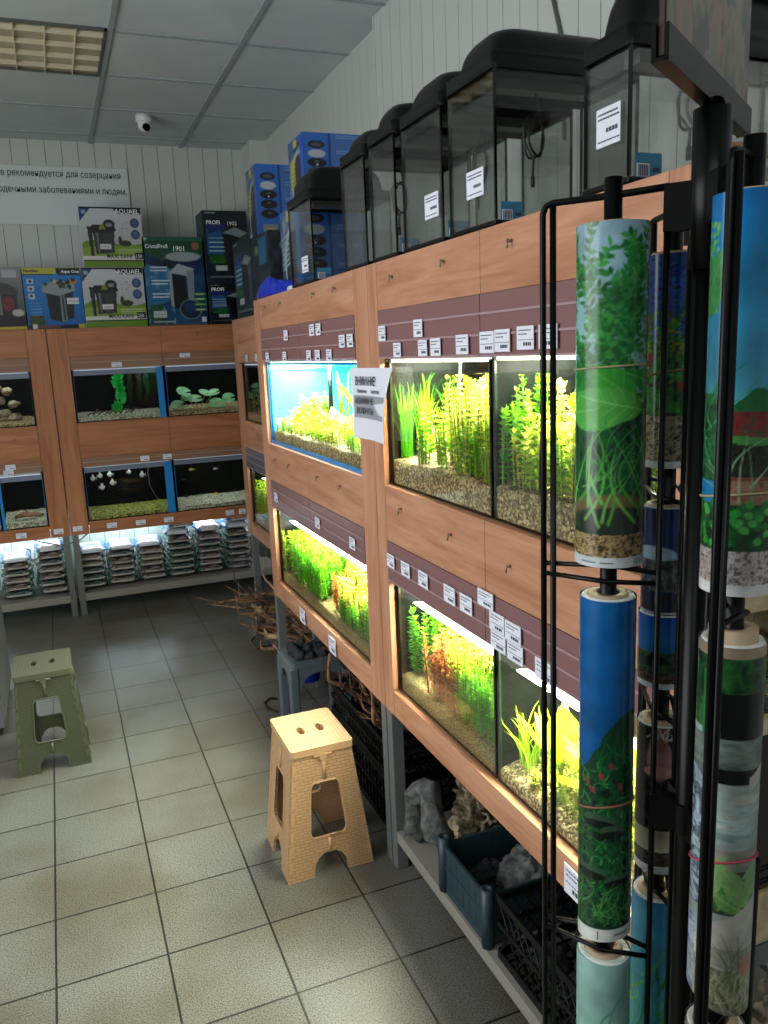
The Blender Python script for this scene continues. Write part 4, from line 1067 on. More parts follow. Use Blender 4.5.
def aquael(seed):
    A = Art(96, 94, (.74, .77, .77), seed)
    A.vgrad(.1, 1, (.66, .68, .66), (.82, .84, .86))
    n = A.noise(30, 12); yy = A.Y / A.H; xx = A.X / A.W
    A.put((yy < .36 + .10 * n + .05 * np.sin(xx * 6)) & (yy > .19), (.42, .56, .14)); A.put((yy < .30 + .08 * n) & (yy > .19), (.52, .64, .22))
    A.put((yy < .19), (.84, .85, .83)); A.ell(.70, .40, .10, .05, (.18, .22, .14)); A.ell(.62, .45, .03, .07, (.18, .22, .14))
    for i in range(16): A.ell(.58 + .2 * A.p.random(), .62 + .16 * A.p.random(), .008, .008, (.5, .52, .52))
    canister(A, .36, .22, .36, .58)
    A.rect(.29, .46, .30, .39, (.85, .86, .86)); A.rect(.31, .44, .34, .35, (.4, .4, .42))
    for y_ in (.74, .55): A.ell(.88, y_, .075, .08, (.17, .27, .44)); A.ell(.88, y_, .045, .05, (.33, .42, .56))
    A.poly([(0, 1), (.20, 1), (0, .76)], (.13, .25, .46)); A.ell(.07, .92, .035, .035, (.6, .68, .8))
    A.poly([(.52, 1), (1, 1), (1, .89), (.62, .89)], (.06, .07, .08)); A.rect(0, 1, .975, 1, (.06, .07, .09))
    A.rect(0, 1, 0, .10, (.40, .56, .12)); A.rect(0, 1, .10, .125, (.10, .12, .14))
    for i in range(3): A.rect(.58, .95, .215 + .035 * i, .228 + .035 * i, (.7, .78, .55))
    return A
YB = 5.765
for k, (x0, x1, z0, z1, txt, lab) in enumerate([(.252, .640, 1.927, 2.308, '250', 'white and green filter box, lower of the stacked pair'), (.278, .664, 2.309, 2.685, '150', 'white and green filter box, upper of the stacked pair')]):
    t = carton(lab, x0, x1, YB, YB + .26, z0, z1, 'box_white', aquael(k + 3))
    lines_text('AQUAEL', .040, (x1 - .012, YB - .0012, z1 - .040), (1, 0, 0), (0, 0, 1), FP(t), 'lettering', 'ink_white', 'RIGHT', bold=.0006)
    lines_text('MAXI KANI', .037, (x0 + .145, YB - .0012, z0 + .058), (1, 0, 0), (0, 0, 1), FP(t), 'lettering', 'ink_black', 'LEFT', bold=.0006, sx=.86)
    MB().box(x1 - .062, x1 - .006, YB - .0014, YB - .0008, z0 + .052, z0 + .092).build('number_plate', 'ink_black', t)
    lines_text(txt, .034, (x1 - .059, YB - .0020, z0 + .059), (1, 0, 0), (0, 0, 1), FP(t), 'lettering', 'ink_white', 'LEFT', sx=.82)
# blue filter box with yellow band
A = Art(86, 96, (.03, .30, .60), 5); A.vgrad(0, .9, (.03, .36, .66), (.06, .48, .78))
A.rect(0, 1, .90, 1, (.72, .70, .22)); A.rect(0, .52, .885, .90, (.2, .25, .2)); A.poly([(.58, 1), (1, 1), (1, .88), (.62, .88), (.58, .91)], (.05, .06, .07))
for i in range(3): A.rect(.06, .17, .74 - .12 * i, .82 - .12 * i, (.78, .82, .84)); A.ell(.115, .78 - .12 * i, .03, .025, (.12, .14, .18))
for i in range(5): A.rect(.08, .26, .42 - .05 * i, .435 - .05 * i, (.35, .60, .78))
A.poly([(.40, .16), (.60, .10), (.82, .18), (.84, .66), (.36, .66)], (.05, .06, .07)); A.poly([(.60, .10), (.70, .13), (.68, .68), (.60, .68)], (.45, .50, .50)); A.poly([(.64, .12), (.67, .13), (.66, .62), (.63, .62)], (.1, .25, .22))
A.poly([(.31, .60), (.58, .54), (.88, .62), (.86, .74), (.60, .80), (.33, .74)], (.55, .60, .60))
for i in range(14): A.ell(.36 + .44 * A.p.random(), .68 + .12 * A.p.random(), .035, .03, A.p.choice([(.1, .12, .13), (.7, .73, .73), (.3, .33, .34)]))
A.rect(.72, .93, .40, .50, (.85, .87, .88)); A.rect(.75, .90, .44, .455, (.5, .52, .55)); A.ell(.86, .78, .06, .05, (.75, .5, .2)); A.ell(.86, .80, .04, .03, (.1, .1, .1))
A.mottle(.02, .22, [(.10, .16, .08), (.25, .33, .12), (.12, .2, .1)], 5, 5, .04, .30); A.rect(0, 1, 0, .06, (.06, .06, .07)); A.rect(.88, 1, 0, .07, (.72, .70, .18)); A.rect(.08, .16, 0, .08, (.8, .82, .8)); A.rect(.17, .55, .01, .06, (.4, .25, .22))
t = carton('blue external filter box with a yellow top band on the back rack', -.100, .248, YB, YB + .26, 1.927, 2.308, 'box_bluea', A)
lines_text('Nautilus', .026, (-.092, YB - .0012, 2.280), (1, 0, 0), (0, 0, 1), FP(t), 'lettering', 'ink_black', 'LEFT', bold=.0005)
lines_text('Aqua One', .026, (.240, YB - .0012, 2.275), (1, 0, 0), (0, 0, 1), FP(t), 'lettering', 'ink_white', 'RIGHT', bold=.0005)
# grey box at the left edge
A = Art(84, 94, (.42, .44, .44), 6); A.vgrad(.2, 1, (.25, .26, .26), (.52, .55, .55)); A.rect(0, 1, 0, .22, (.06, .06, .06)); A.rect(0, 1, 0, .045, (.75, .68, .15)); A.rect(.68, .92, .84, .95, (.66, .69, .70))
A.ell(.55, .60, .36, .16, (.22, .21, .21)); A.poly([(.22, .20), (.90, .20), (.88, .56), (.22, .58)], (.13, .12, .12)); A.rect(.50, .62, .24, .56, (.45, .45, .44)); A.ell(.74, .42, .10, .12, (.45, .12, .14)); A.ell(.88, .27, .10, .06, (.72, .72, .66)); A.rect(.2, .48, .44, .54, (.85, .86, .86))
for i in range(3): A.rect(.25, .45, .30 + .04 * i, .312 + .04 * i, (.4, .4, .4))
t = carton('grey and black filter box with a yellow base strip, at the photo left edge', -.46, -.105, YB, YB + .26, 1.927, 2.312, 'box_dark', A)
# green and navy box
A = Art(100, 140, (.04, .12, .25), 7); A.mottle(0, .8, [(.03, .09, .2), (.05, .16, .32), (.08, .3, .45)], 60, 40)
A.poly([(0, .82), (.3, .74), (1, .78), (1, 1), (0, 1)], (.07, .28, .17)); A.rect(0, 1, .955, 1, (.10, .36, .28)); A.rect(.02, .07, .96, .99, (.6, .75, .7)); A.ell(.88, .90, .065, .045, (.55, .40, .25))
A.ell(.66, .78, .30, .055, (.62, .66, .66)); A.poly([(0, .70), (.5, .64), (.42, .30), (0, .18)], (.16, .42, .60)); A.put((A.noise(10, 10) > .62) & (A.X < A.W * .45) & (A.Y < A.H * .7), (.3, .55, .68))
for i in range(3):
    for j in range(2): A.rect(.10, .36 + .05 * A.p.random(), .655 - .15 * i - .035 * j, .668 - .15 * i - .035 * j, (.82, .86, .88))
A.poly([(.44, .20), (.68, .16), (.66, .60), (.44, .62)], (.03, .03, .04)); A.poly([(.40, .60), (.70, .56), (.84, .64), (.56, .70)], (.66, .70, .72)); A.poly([(.70, .22), (.79, .24), (.82, .62), (.70, .62)], (.50, .55, .60)); A.poly([(.40, .22), (.44, .20), (.45, .62), (.40, .62)], (.60, .64, .66))
A.ell(.72, .18, .19, .115, (.55, .66, .72)); A.ell(.72, .18, .175, .105, (.04, .12, .22)); A.ell(.72, .20, .10, .07, (.06, .2, .36))
for i in range(4): A.rect(.80, 1, .34 - .06 * i, .37 - .06 * i, (.25, .50, .22)); A.rect(.82, .96, .35 - .06 * i, .36 - .06 * i, (.7, .85, .6))
A.mottle(.04, .24, [(.05, .2, .08), (.15, .4, .15), (.06, .25, .1)], 6, 6, .04, .24); A.rect(.09, .30, .09, .17, (.74, .78, .76)); A.rect(.12, .27, .125, .135, (.45, .5, .5)); A.rect(.08, .44, .035, .055, (.55, .62, .66)); A.rect(.90, .97, .03, .09, (.8, .84, .86)); A.rect(0, 1, 0, .02, (.3, .35, .36))
t = carton('large green and navy filter box showing a tall filter, on the back rack', .652, 1.048, YB, YB + .26, 1.927, 2.505, 'box_green', A)
lines_text('CristalProfi', .036, (.668, YB - .0012, 2.432), (1, 0, 0), (0, 0, 1), FP(t), 'lettering', 'ink_white', 'LEFT', bold=.0006, sx=.9)
lines_text('1901', .044, (.845, YB - .0012, 2.415), (1, 0, 0), (0, 0, 1), FP(t), 'lettering', 'ink_white', 'LEFT', bold=.0006)
def darkbox(seed, W, H, alt=False):
    A = Art(W, H, (.04, .07, .09), seed); A.mottle(0, .82, [(.03, .06, .08), (.06, .11, .15), (.12, .2, .25)], 14, 14)
    A.rect(0, 1, .84, 1, (.03, .10, .11)); A.rect(.05, .28, .955, .975, (.5, .6, .6)); A.poly([(.06, .40), (.42, .40), (.42, .72), (.06, .76)], (.10, .32, .52)); A.poly([(.10, .68), (.48, .76), (.50, .82), (.06, .80)], (.10, .17, .45))
    for i in range(4): A.rect(.10, .44, .62 - .06 * i, .635 - .06 * i, (.62, .74, .78))
    A.poly([(.52, .20), (.78, .16), (.78, .66), (.52, .68)], (.02, .02, .03)); A.poly([(.44, .70), (.80, .64), (1, .70), (.70, .78)], (.48, .54, .55)); A.mottle(.28, .40, [(.05, .25, .08), (.15, .42, .16)], 5, 5, .1, .46)
    A.rect(.22, .48, .18, .25, (.7, .75, .75)); A.rect(.08, .9, .08, .10, (.35, .4, .42)); A.poly([(.8, .2), (.95, .25), (.95, .66), (.8, .64)], (.22, .28, .3))
    return A
t = carton('tall dark teal filter box standing on a smaller one on the back rack', 1.064, 1.368, YB + .003, YB + .26, 2.200, 2.680, 'box_teal', darkbox(8, 76, 110))
lines_text('PROFI', .036, (1.085, YB + .0018, 2.590), (1, 0, 0), (0, 0, 1), FP(t), 'lettering', 'ink_white', 'LEFT', bold=.0006)
lines_text('1902', .036, (1.225, YB + .0018, 2.585), (1, 0, 0), (0, 0, 1), FP(t), 'lettering', 'ink_white', 'LEFT')
t = carton('small dark filter box underneath the tall dark teal one', 1.064, 1.34, YB + .003, YB + .26, 1.927, 2.198, 'box_dark', darkbox(9, 70, 66))
lines_text('PROFI', .034, (1.085, YB + .0018, 2.150), (1, 0, 0), (0, 0, 1), FP(t), 'lettering', 'ink_white', 'LEFT', bold=.0006)
# boxes on the corner rack and the far end of the right rack
t = carton('dark navy filter box in the corner, beside the tall teal box', 1.115, 1.42, 4.66, 5.12, 1.927, 2.375, 'box_dark', None, darkbox(10, 100, 100))
A = Art(80, 80, (.05, .07, .10), 11); A.mottle(0, 1, [(.03, .05, .08), (.08, .12, .16), (.16, .24, .3)], 12, 12); A.rect(.45, .85, .62, .95, (.12, .38, .60)); A.ell(.3, .55, .12, .25, (.02, .02, .03)); A.rect(.15, .45, .2, .28, (.55, .5, .45)); A.ell(.3, .82, .1, .06, (.35, .5, .4))
t = carton('dark filter box under the blue one at the far end of the right rack', 1.115, 1.40, 4.26, 4.64, 1.927, 2.335, 'box_dark', A, A)
def bluebox(seed, W, H, left=False):
    A = Art(W, H, (.18, .38, .70), seed)
    if left:
        A.mottle(0, 1, [(.10, .18, .34), (.25, .36, .5), (.5, .58, .62)], 16, 16); A.ell(.62, .30, .45, .50, (.72, .78, .80)); A.ell(.66, .26, .42, .48, (.10, .11, .12)); A.rect(.80, 1, 0, 1, (.14, .34, .72)); A.rect(0, 1, .93, 1, (.16, .34, .66))
        for i in range(7): A.stroke(.08 * W, (.30 + .06 * i) * H, .42 * W, (.36 + .06 * i) * H, 2.4, 2.4, (.72, .68, .16) if seed % 2 else (.62, .70, .74))
        A.rect(.35, .6, .86, .98, (.7, .68, .2))
    else:
        A.vgrad(0, 1, (.16, .38, .70), (.20, .44, .80)); A.rect(.42, .46, 0, 1, (.10, .26, .55)); A.rect(.46, 1, 0, .98, (.28, .46, .74))
        for i in range(4): A.rect(.48, .98, .22 + .22 * i, .228 + .22 * i, (.12, .26, .52)); [A.rect(.55, .95, .30 + .22 * i - .03 * j, .31 + .22 * i - .03 * j, (.50, .64, .86)) for j in range(2)]
        A.ell(.22, .83, .14, .055, (.10, .11, .14)); A.ell(.22, .83, .09, .03, (.32, .35, .4)); A.ell(.22, .70, .15, .06, (.75, .78, .80))
        for i in range(3): A.ell(.22, .57 - .14 * i, .16, .065, (.07, .07, .08)); A.ell(.22, .585 - .14 * i, .05, .012, (.35, .36, .38))
        A.ell(.22, .54, .015, .015, (.85, .85, .8)); A.rect(.08, .36, .03, .14, (.45, .55, .62)); A.rect(.14, .3, .05, .10, (.7, .62, .2))
    return A
t = carton('tall blue filter box on the dark box at the far end of the right rack', 1.112, 1.40, 4.42, 4.64, 2.337, 2.690, 'box_blue', bluebox(20, 70, 88), bluebox(23, 54, 88, True))
t = carton('blue filter box seen through the farthest small glass tank', .945, 1.225, 3.13, 3.40, 1.947, 2.268, 'box_blue', bluebox(22, 74, 80), bluebox(24, 66, 80, True))
t = carton('blue filter box lying on top behind the farthest small glass tank', .975, 1.215, 3.12, 3.32, 2.270, 2.520, 'box_blue', bluebox(26, 66, 64), bluebox(25, 52, 64, True))
# blue and white bags hanging over the corner
def crumple(name, label, cat, c, rx, ry, rz, m, seed, amp=.25, fr=1.0):
    from mathutils import noise as N
    mb = MB(); mb.ball((0, 0, 0), 1, 1, 1, 80, 44)
    vs = []; o = Vector((seed * 2.3, seed * 1.1, seed * .7))
    for p in mb.v:
        v = Vector(p); w = Vector((v.x * rx, v.y * ry, v.z * rz)) / max(rx, ry, rz)
        d = 1 + amp * N.noise(v * 1.5 + o) + amp * .9 * (.5 - abs(N.noise(w * 5 * fr + o))) + amp * .6 * (.4 - abs(N.noise(w * 11 * fr + o)))
        vs.append(Vector(c) + Vector((v.x * rx, v.y * ry, max(v.z * d, -.5) * rz)) + Vector((v.x * rx * (d - 1) * .6, v.y * ry * (d - 1) * .3, 0)))
    mb.v = vs
    o = mb.build(name, m, None, c)
    return tag(o, label, cat)
crumple('blue_bag', 'crumpled shiny blue bag along the far front edge of the right rack top', 'bag', (.915, 3.46, 1.968), .030, .25, .040, 'blue_bag', 4, .45)
crumple('white_cloth', 'folded white cloth lying next to the crumpled blue bag', 'cloth', (.905, 3.145, 1.952), .012, .050, .010, 'white_bag', 6)

# ------------------------------------------------------------------ small empty glass tanks with black hoods on top of the right rack
def glass_tank(label, y0, y1, depth, zg, hood_h, card, cardpos, x0=.890, zb=1.947, sticker=True, cord=False, hoodcol='black_plastic'):
    t = thing('hooded_tank', label, 'tank', (x0 + depth / 2, (y0 + y1) / 2, zb), 'hooded tanks' if False else None)
    x1 = x0 + depth; g = .004
    MB().box(x0, x0 + g, y0, y1, zb + .011, zg).build('front_pane', 'glass_smoky', t); MB().box(x1 - g, x1, y0, y1, zb + .011, zg).build('back_pane', 'glass_smoky', t)
    MB().box(x0 + g, x1 - g, y0, y0 + g, zb + .011, zg).build('side_pane', 'glass_smoky', t); MB().box(x0 + g, x1 - g, y1 - g, y1, zb + .011, zg).build('side_pane', 'glass_smoky', t)
    e = .004
    for a in (x0, x1 - e):
        for b in (y0, y1 - e): MB().box(a - .0005, a + e + .0005, b - .0005, b + e + .0005, zb + .011, zg).build('corner_seam', 'black_gloss', t)
    mb = MB(); mb.box(x0 - .002, x1 + .002, y0 - .002, y1 + .002, zb + .001, zb + .010); mb.build('base_frame', 'black_plastic', t, bevel=.002)
    # hood: rim, then a rounded dome
    mb = MB(); k = 10
    prof = [(-.004, zg - .014), (-.004, zg + .016), (.014, zg + .018)] + [(.016 + .034 * (1 - math.cos(a)), zg + .018 + (hood_h - .018) * math.sin(a)) for a in [PI / 2 * i / 6 for i in range(1, 7)]]
    rings = []
    for ins_, z in prof:
        r_ = .012 + max(0, ins_) * .8
        rings.append([(px, py, z) for px, py in rrect(x0 + ins_, x1 - ins_, y0 + ins_, y1 - ins_, r_, 4)])
    n = len(rings[0]); mb.add([q for r_ in rings for q in r_], [(i * n + j, i * n + (j + 1) % n, (i + 1) * n + (j + 1) % n, (i + 1) * n + j) for i in range(len(rings) - 1) for j in range(n)], 0, True)
    b = len(mb.v) - n; mb.f.append(tuple(range(b, b + n))); mb.mi.append(0); mb.sm.append(False)
    # underside of the lid
    mb.add([(x0 + .001, y0 + .001, zg - .003 + .004), (x1 - .001, y0 + .001, zg + .001), (x1 - .001, y1 - .001, zg + .001), (x0 + .001, y1 - .001, zg + .001)], [(3, 2, 1, 0)], 0)
    mb.build('hood', hoodcol, t)
    mb = MB(); mb.box(x0 + .05, x1 - .05, (y0 + y1) / 2 - .02, (y0 + y1) / 2 + .02, zg - .024, zg - .002); mb.build('hood_lamp', 'grey_metal', t)
    if card:
        yc, zc, w, h = cardpos
        o = MB().box(x0 - .0016, x0 - .0004, yc - w / 2, yc + w / 2, zc - h / 2, zc + h / 2).build('price_card', 'paper', t)
        lm = MB(); r = random.Random(int(yc * 1000))
        for zz, hh in ((.34, .05), (.22, .05), (-.10, .11), (-.36, .04)):
            a = -.42
            while a < .40:
                l = r.uniform(.05, .12)
                if hh < .1 or -.15 < a < .32: lm.box(x0 - .0021, x0 - .0016, yc - (a + l) * w, yc - a * w, zc + (zz - hh / 2) * h, zc + (zz + hh / 2) * h)
                a += l + .025
        lm.build('card_print', 'ink', o)
    if sticker:
        mb = MB(); s0 = x0 + .012; w = .052; mb.box(s0, s0 + w, y0 - .0018, y0 - .0006, zb + .008, zb + .046, 0); mb.box(s0 + .002, s0 + w * .52, y0 - .0024, y0 - .0018, zb + .010, zb + .030, 1)
        for i in range(6): mb.box(s0 + .005 + i * .0035, s0 + .0068 + i * .0035, y0 - .0030, y0 - .0024, zb + .011, zb + .028, 2)
        mb.box(s0 + .034, s0 + .048, y0 - .0024, y0 - .0018, zb + .018, zb + .024, 2)
        mb.build('maker_label', ['sticker_blue', 'paper', 'ink'], t)['label'] = 'blue label with bar code'
    if cord:
        ck = min(1, (zg - zb) / .30); c = Vector((x0 + depth * .45, y0 + (y1 - y0) * .5, zg - .10 * ck)); pts = [Vector((c.x, c.y, zg - .004))]
        for i in range(40):
            a = i / 40 * 2 * PI * 2.6; pts.append(c + Vector((.022 * math.cos(a) + .004 * math.sin(i), .014 * math.sin(a * .5), (-.01 + .045 * math.sin(a)) * ck)))
        pts += [c + Vector((-.004, 0, -.06 * ck)), c + Vector((-.006, 0, -.085 * ck)), c + Vector((-.006, 0, -.095 * ck))]
        mb = MB(); mb.tube(pts, .0028, 6); mb.tube([pts[-1], pts[-1] - Vector((0, 0, .022))], .005, 8); mb.build('power_cord', 'cable_black', t)
    return t
mat('sticker_blue', (.22, .50, .64), .5)
glass_tank('nearest hooded glass tank, its tall domed lid partly behind the poster stand sign', 1.118, 1.237, .40, 2.165, .108, True, (1.170, 2.045, .062, .060), cord=True)
glass_tank('second hooded glass tank from the front, with the widest flat lid', 1.540, 1.748, .36, 2.262, .080, True, (1.625, 2.043, .075, .056), cord=True)
glass_tank('third hooded glass tank from the front, lid half hidden by the next one', 1.785, 2.012, .36, 2.258, .078, True, (1.842, 2.035, .075, .056), cord=True)
glass_tank('fourth hooded glass tank from the front, without a price card', 2.062, 2.240, .34, 2.268, .075, False, None, sticker=True)
glass_tank('narrow hooded glass tank between the fourth one and the blue boxes', 2.282, 2.476, .34, 2.262, .070, False, None, cord=True, sticker=False)
glass_tank('farthest hooded glass tank, standing in front of the blue filter boxes', 2.802, 3.080, .30, 2.240, .100, True, (2.90, 2.015, .075, .055), cord=False)

t = MB().tube([(1.512, 2.34, 3.05), (1.512, 2.26, 2.704), (1.512, 2.214, 2.58), (1.512, 2.20, 2.3)], .006, 8).build('wall_cable', 'grey_metal', None, (1.512, 2.26, 2.6)); tag(t, 'thin grey cable running down the right wall behind the hooded tanks', 'cable')
# ------------------------------------------------------------------ paper notice
t = thing('paper_notice', 'curling white paper notice taped to the post between the right tanks', 'notice', (.875, 2.26, 1.44))
mb = MB(); n = 16; m_ = 8
def np_(u, v):       # u 0..1 left (far) to right (near), v 0..1 bottom to top
    y = 2.435 - u * (.285 + .045 * v); z = 1.432 + .218 * v + .002 * u
    x = .8835 - .030 * max(0, (.25 - u)) - .045 * max(0, u - .55) ** 1.3 * (1.2 - v) - .012 * math.sin(PI * v) * u
    return (x, y, z)
vs = [np_(i / n, j / m_) for j in range(m_ + 1) for i in range(n + 1)]; N0 = len(vs)
vs += [(x + .0006, y, z) for x, y, z in vs]
fs = [(j * (n + 1) + i, j * (n + 1) + i + 1, (j + 1) * (n + 1) + i + 1, (j + 1) * (n + 1) + i) for j in range(m_) for i in range(n)]
mb.add(vs, fs + [tuple(N0 + q for q in f[::-1]) for f in fs], 0, True); mb.build('sheet', 'paper', t)
mb = MB()
q = [(.06 + .90 * i / 14, v) for v in (.30, .62) for i in range(15)]
vs = [Vector(np_(*p)) - Vector((.0009, 0, 0)) for p in q]; mb.add(vs, [(i, i + 1, 16 + i, 15 + i) for i in range(14)], 0); mb.build('grey_band', 'paper_grey', t)
def bent_text(txt, size, u0, v0, sx, bold=.0004):
    o = lines_text(txt, size, (0, 0, 0), (0, -1, 0), (0, 0, 1), None, 'lettering', 'ink', 'LEFT', bold=bold, sx=sx)
    po = Vector(t['_o'])
    for vt in o.data.vertices:
        y, z = vt.co.y, vt.co.z; v = v0 + z / .218; u = u0 - y / (.285 + .045 * v)
        vt.co = Vector(np_(u, v)) - Vector((.0016, 0, 0)) - po
    o.parent = t
bent_text('ВНИМАНИЕ!', .036, .10, .76, .80, .0007); bent_text('Уважаемые', .016, .14, .655, .9); bent_text('посетители', .016, .52, .655, .9)
bent_text('АКВАРИУМ НЕ', .026, .09, .50, .85, .0005); bent_text('ВКЛЮЧАТЬ!', .026, .12, .36, .95, .0005)

# ------------------------------------------------------------------ bags of gravel on the low back shelf
def bag_mesh(seed, white):
    r = np.random.RandomState(seed); nu, nv = 34, 18
    U, V = np.meshgrid(np.linspace(0, 2 * PI, nu, endpoint=False), np.linspace(-PI / 2, PI / 2, nv))
    def se(a, e): return np.sign(a) * np.abs(a) ** e
    cu, su, cv, sv = np.cos(U), np.sin(U), np.cos(V), np.sin(V)
    X = se(cv, .45) * se(cu, .38); Y = se(cv, .45) * se(su, .38); Z = se(sv, 1.0)
    Zs = Z * (1 - .55 * np.maximum(np.abs(X), np.abs(Y)) ** 3)
    wr = r.normal(0, .05, X.shape)
    P = np.stack([X * .098 * (1 + wr * .18), Y * .155 * (1 + wr * .12), Zs * .026 * (1 + wr)], -1).reshape(-1, 3)
    F = []
    for j in range(nv - 1):
        for i in range(nu): F.append((j * nu + i, j * nu + (i + 1) % nu, (j + 1) * nu + (i + 1) % nu, (j + 1) * nu + i))
    base = np.array([(.38, .34, .31), (.50, .46, .42), (.28, .31, .30)][seed % 3]); C = np.zeros((nv, nu, 3)); C[:] = base
    C += r.normal(0, .16, (nv, nu, 1)) + r.normal(0, .03, (nv, nu, 3))
    edge = np.abs(X) > .78
    C[edge] = np.array([.20, .42, .36]) + r.normal(0, .06, (edge.sum(), 3))
    band = (np.abs(Zs) < .33) & (Y < 0) & (np.abs(X) < .8) & (r.rand(nv, nu) > .25)
    C[band] = np.array([.80, .78, .75]) + r.normal(0, .08, (band.sum(), 1))
    letter = band & (np.abs(Zs) < .12) & (r.rand(nv, nu) > .55); C[letter] = (.16, .16, .17)
    if white:
        top = (Zs > -.2); C[top] = np.array([.86, .90, .93]); C[top & (np.abs(X) > .72)] = (.25, .48, .75); C[top & (r.rand(nv, nu) > .93)] = (.3, .55, .5)
    C = np.clip(C, 0, 1); l = np.where(C <= .04045, C / 12.92, ((C + .055) / 1.055) ** 2.4)
    return P, np.array(F), np.concatenate([l, np.ones((nv, nu, 1))], 2).reshape(-1, 4)
BM = {}
def place_bag(x, y, z, rz, v, label, group, sc=1, tilt=0):
    if v not in BM:
        P, F, C = bag_mesh(v % 10, v >= 10)
        tmp = raw_bag(P, F, C); BM[v] = tmp.data; o = tmp
    else:
        o = bpy.data.objects.new('gravel_bag', BM[v]); COL.objects.link(o)
    o.location = (x, y, z); o.rotation_euler = (tilt, 0, rz); o.scale = (sc, 1, 1.0)
    return tag(o, label, 'bag', group)
def raw_bag(P, F, C):
    class E_(dict): pass
    me = bpy.data.meshes.new('gravel_bag'); me.vertices.add(len(P)); me.vertices.foreach_set('co', P.astype(np.float32).ravel())
    me.loops.add(F.size); me.loops.foreach_set('vertex_index', F.astype(np.int32).ravel()); me.polygons.add(len(F)); me.polygons.foreach_set('loop_start', np.arange(0, F.size, 4, dtype=np.int32))
    me.update(calc_edges=True); me.polygons.foreach_set('use_smooth', [True] * len(F))
    at = me.color_attributes.new('Col', 'FLOAT_COLOR', 'POINT'); at.data.foreach_set('color', C.astype(np.float32).ravel()); me.materials.append(M['bag_film']); me.validate()
    o = bpy.data.objects.new('gravel_bag', me); COL.objects.link(o); return o
names = ['beside the middle leg', 'second from the middle leg', 'third from the middle leg', 'fourth from the middle leg', 'fifth from the middle leg', 'at the right end of the shelf']
for k, (x, n) in enumerate([(.115, 5), (.315, 5), (.52, 5), (.725, 6), (.93, 6), (1.145, 6)]):
    for i in range(n):
        place_bag(x + R.uniform(-.004, .004), 5.922 + R.uniform(-.006, .006), .186 + i * .0475, R.uniform(-.05, .05), R.randrange(3), 'plump bag of aquarium gravel in the stack ' + names[k], 'gravel bags in the stack ' + names[k], tilt=R.uniform(-.03, .03))
    tp = ['white and blue bag lying on the gravel stack ' + names[k]][0]
    place_bag(x + R.uniform(-.01, .01), 5.93, .186 + n * .0475 + (.012 if k > 2 else 0), R.uniform(-.08, .08), 10 + k % 2, tp, None, tilt=.0)
    if k in (3, 5): place_bag(x + .01, 5.95, .186 + (n + 1) * .0475 + .012, .1, 11, 'topmost white bag on the gravel stack ' + names[k], None)
lnames = ['left of the middle leg', 'at the left edge of the photo', 'beyond the left edge of the photo']
for k, (x, n) in enumerate([(-.145, 6), (-.365, 5), (-.585, 4)]):
    for i in range(n):
        place_bag(x + R.uniform(-.01, .01), 5.925, .186 + i * .0475, R.uniform(-.05, .05), (k + i + 1) % 3, 'plump bag of aquarium gravel in the stack ' + lnames[k], 'gravel bags in the stack ' + lnames[k])
    place_bag(x, 5.93, .186 + n * .0475, .05, 10 + k % 2, 'white and blue bag lying on the gravel stack ' + lnames[k], None)
# lamps under the back racks
for x0, x1, lab in ((.08, 1.34, 'white tube lamp under the back-wall rack, above the gravel bags'), (-1.34, -.08, 'white tube lamp under the left back-wall rack')):
    t = thing('tube_lamp', lab, 'lamp', ((x0 + x1) / 2, 6.04, .59)); MB().box(x0, x1, 6.02, 6.06, .585, .615).build('housing', 'white_plastic', t); MB().tube([(x0 + .01, 6.04, .572), (x1 - .01, 6.04, .572)], .012, 12).build('tube', 'lamp_cool', t)
for s in (-.30, -.51):
    t = thing('wall_socket', 'white wall socket behind the gravel bags, %s' % ('nearer the leg' if s > -.4 else 'at the photo left edge'), 'socket', (s, 6.16, .40)); MB().box(s - .06, s + .06, 6.158, 6.1735, .34, .46).build('plate', 'white_plastic', t, bevel=.004)
    mb = MB(); mb.lathe([(0, 0), (.026, 0), (.026, .004), (.018, .006), (.018, .002), (0, .002)], 0, 0, 18); mb.v = [(s + x, 6.1575 - z, .40 + y) for x, y, z in mb.v]; mb.build('outlet', 'grey_metal', t)
t = MB().tube([(-.30, 6.14, .52), (-.2, 5.80, .535), (-.08, 5.775, .50), (.0, 5.775, .505), (.06, 5.78, .52), (.12, 5.80, .56)], .004, 8).build('power_cable', 'cable_black', None, (-.1, 5.8, .5)); tag(t, 'thin dark cable sagging under the back racks across the middle leg', 'cable')

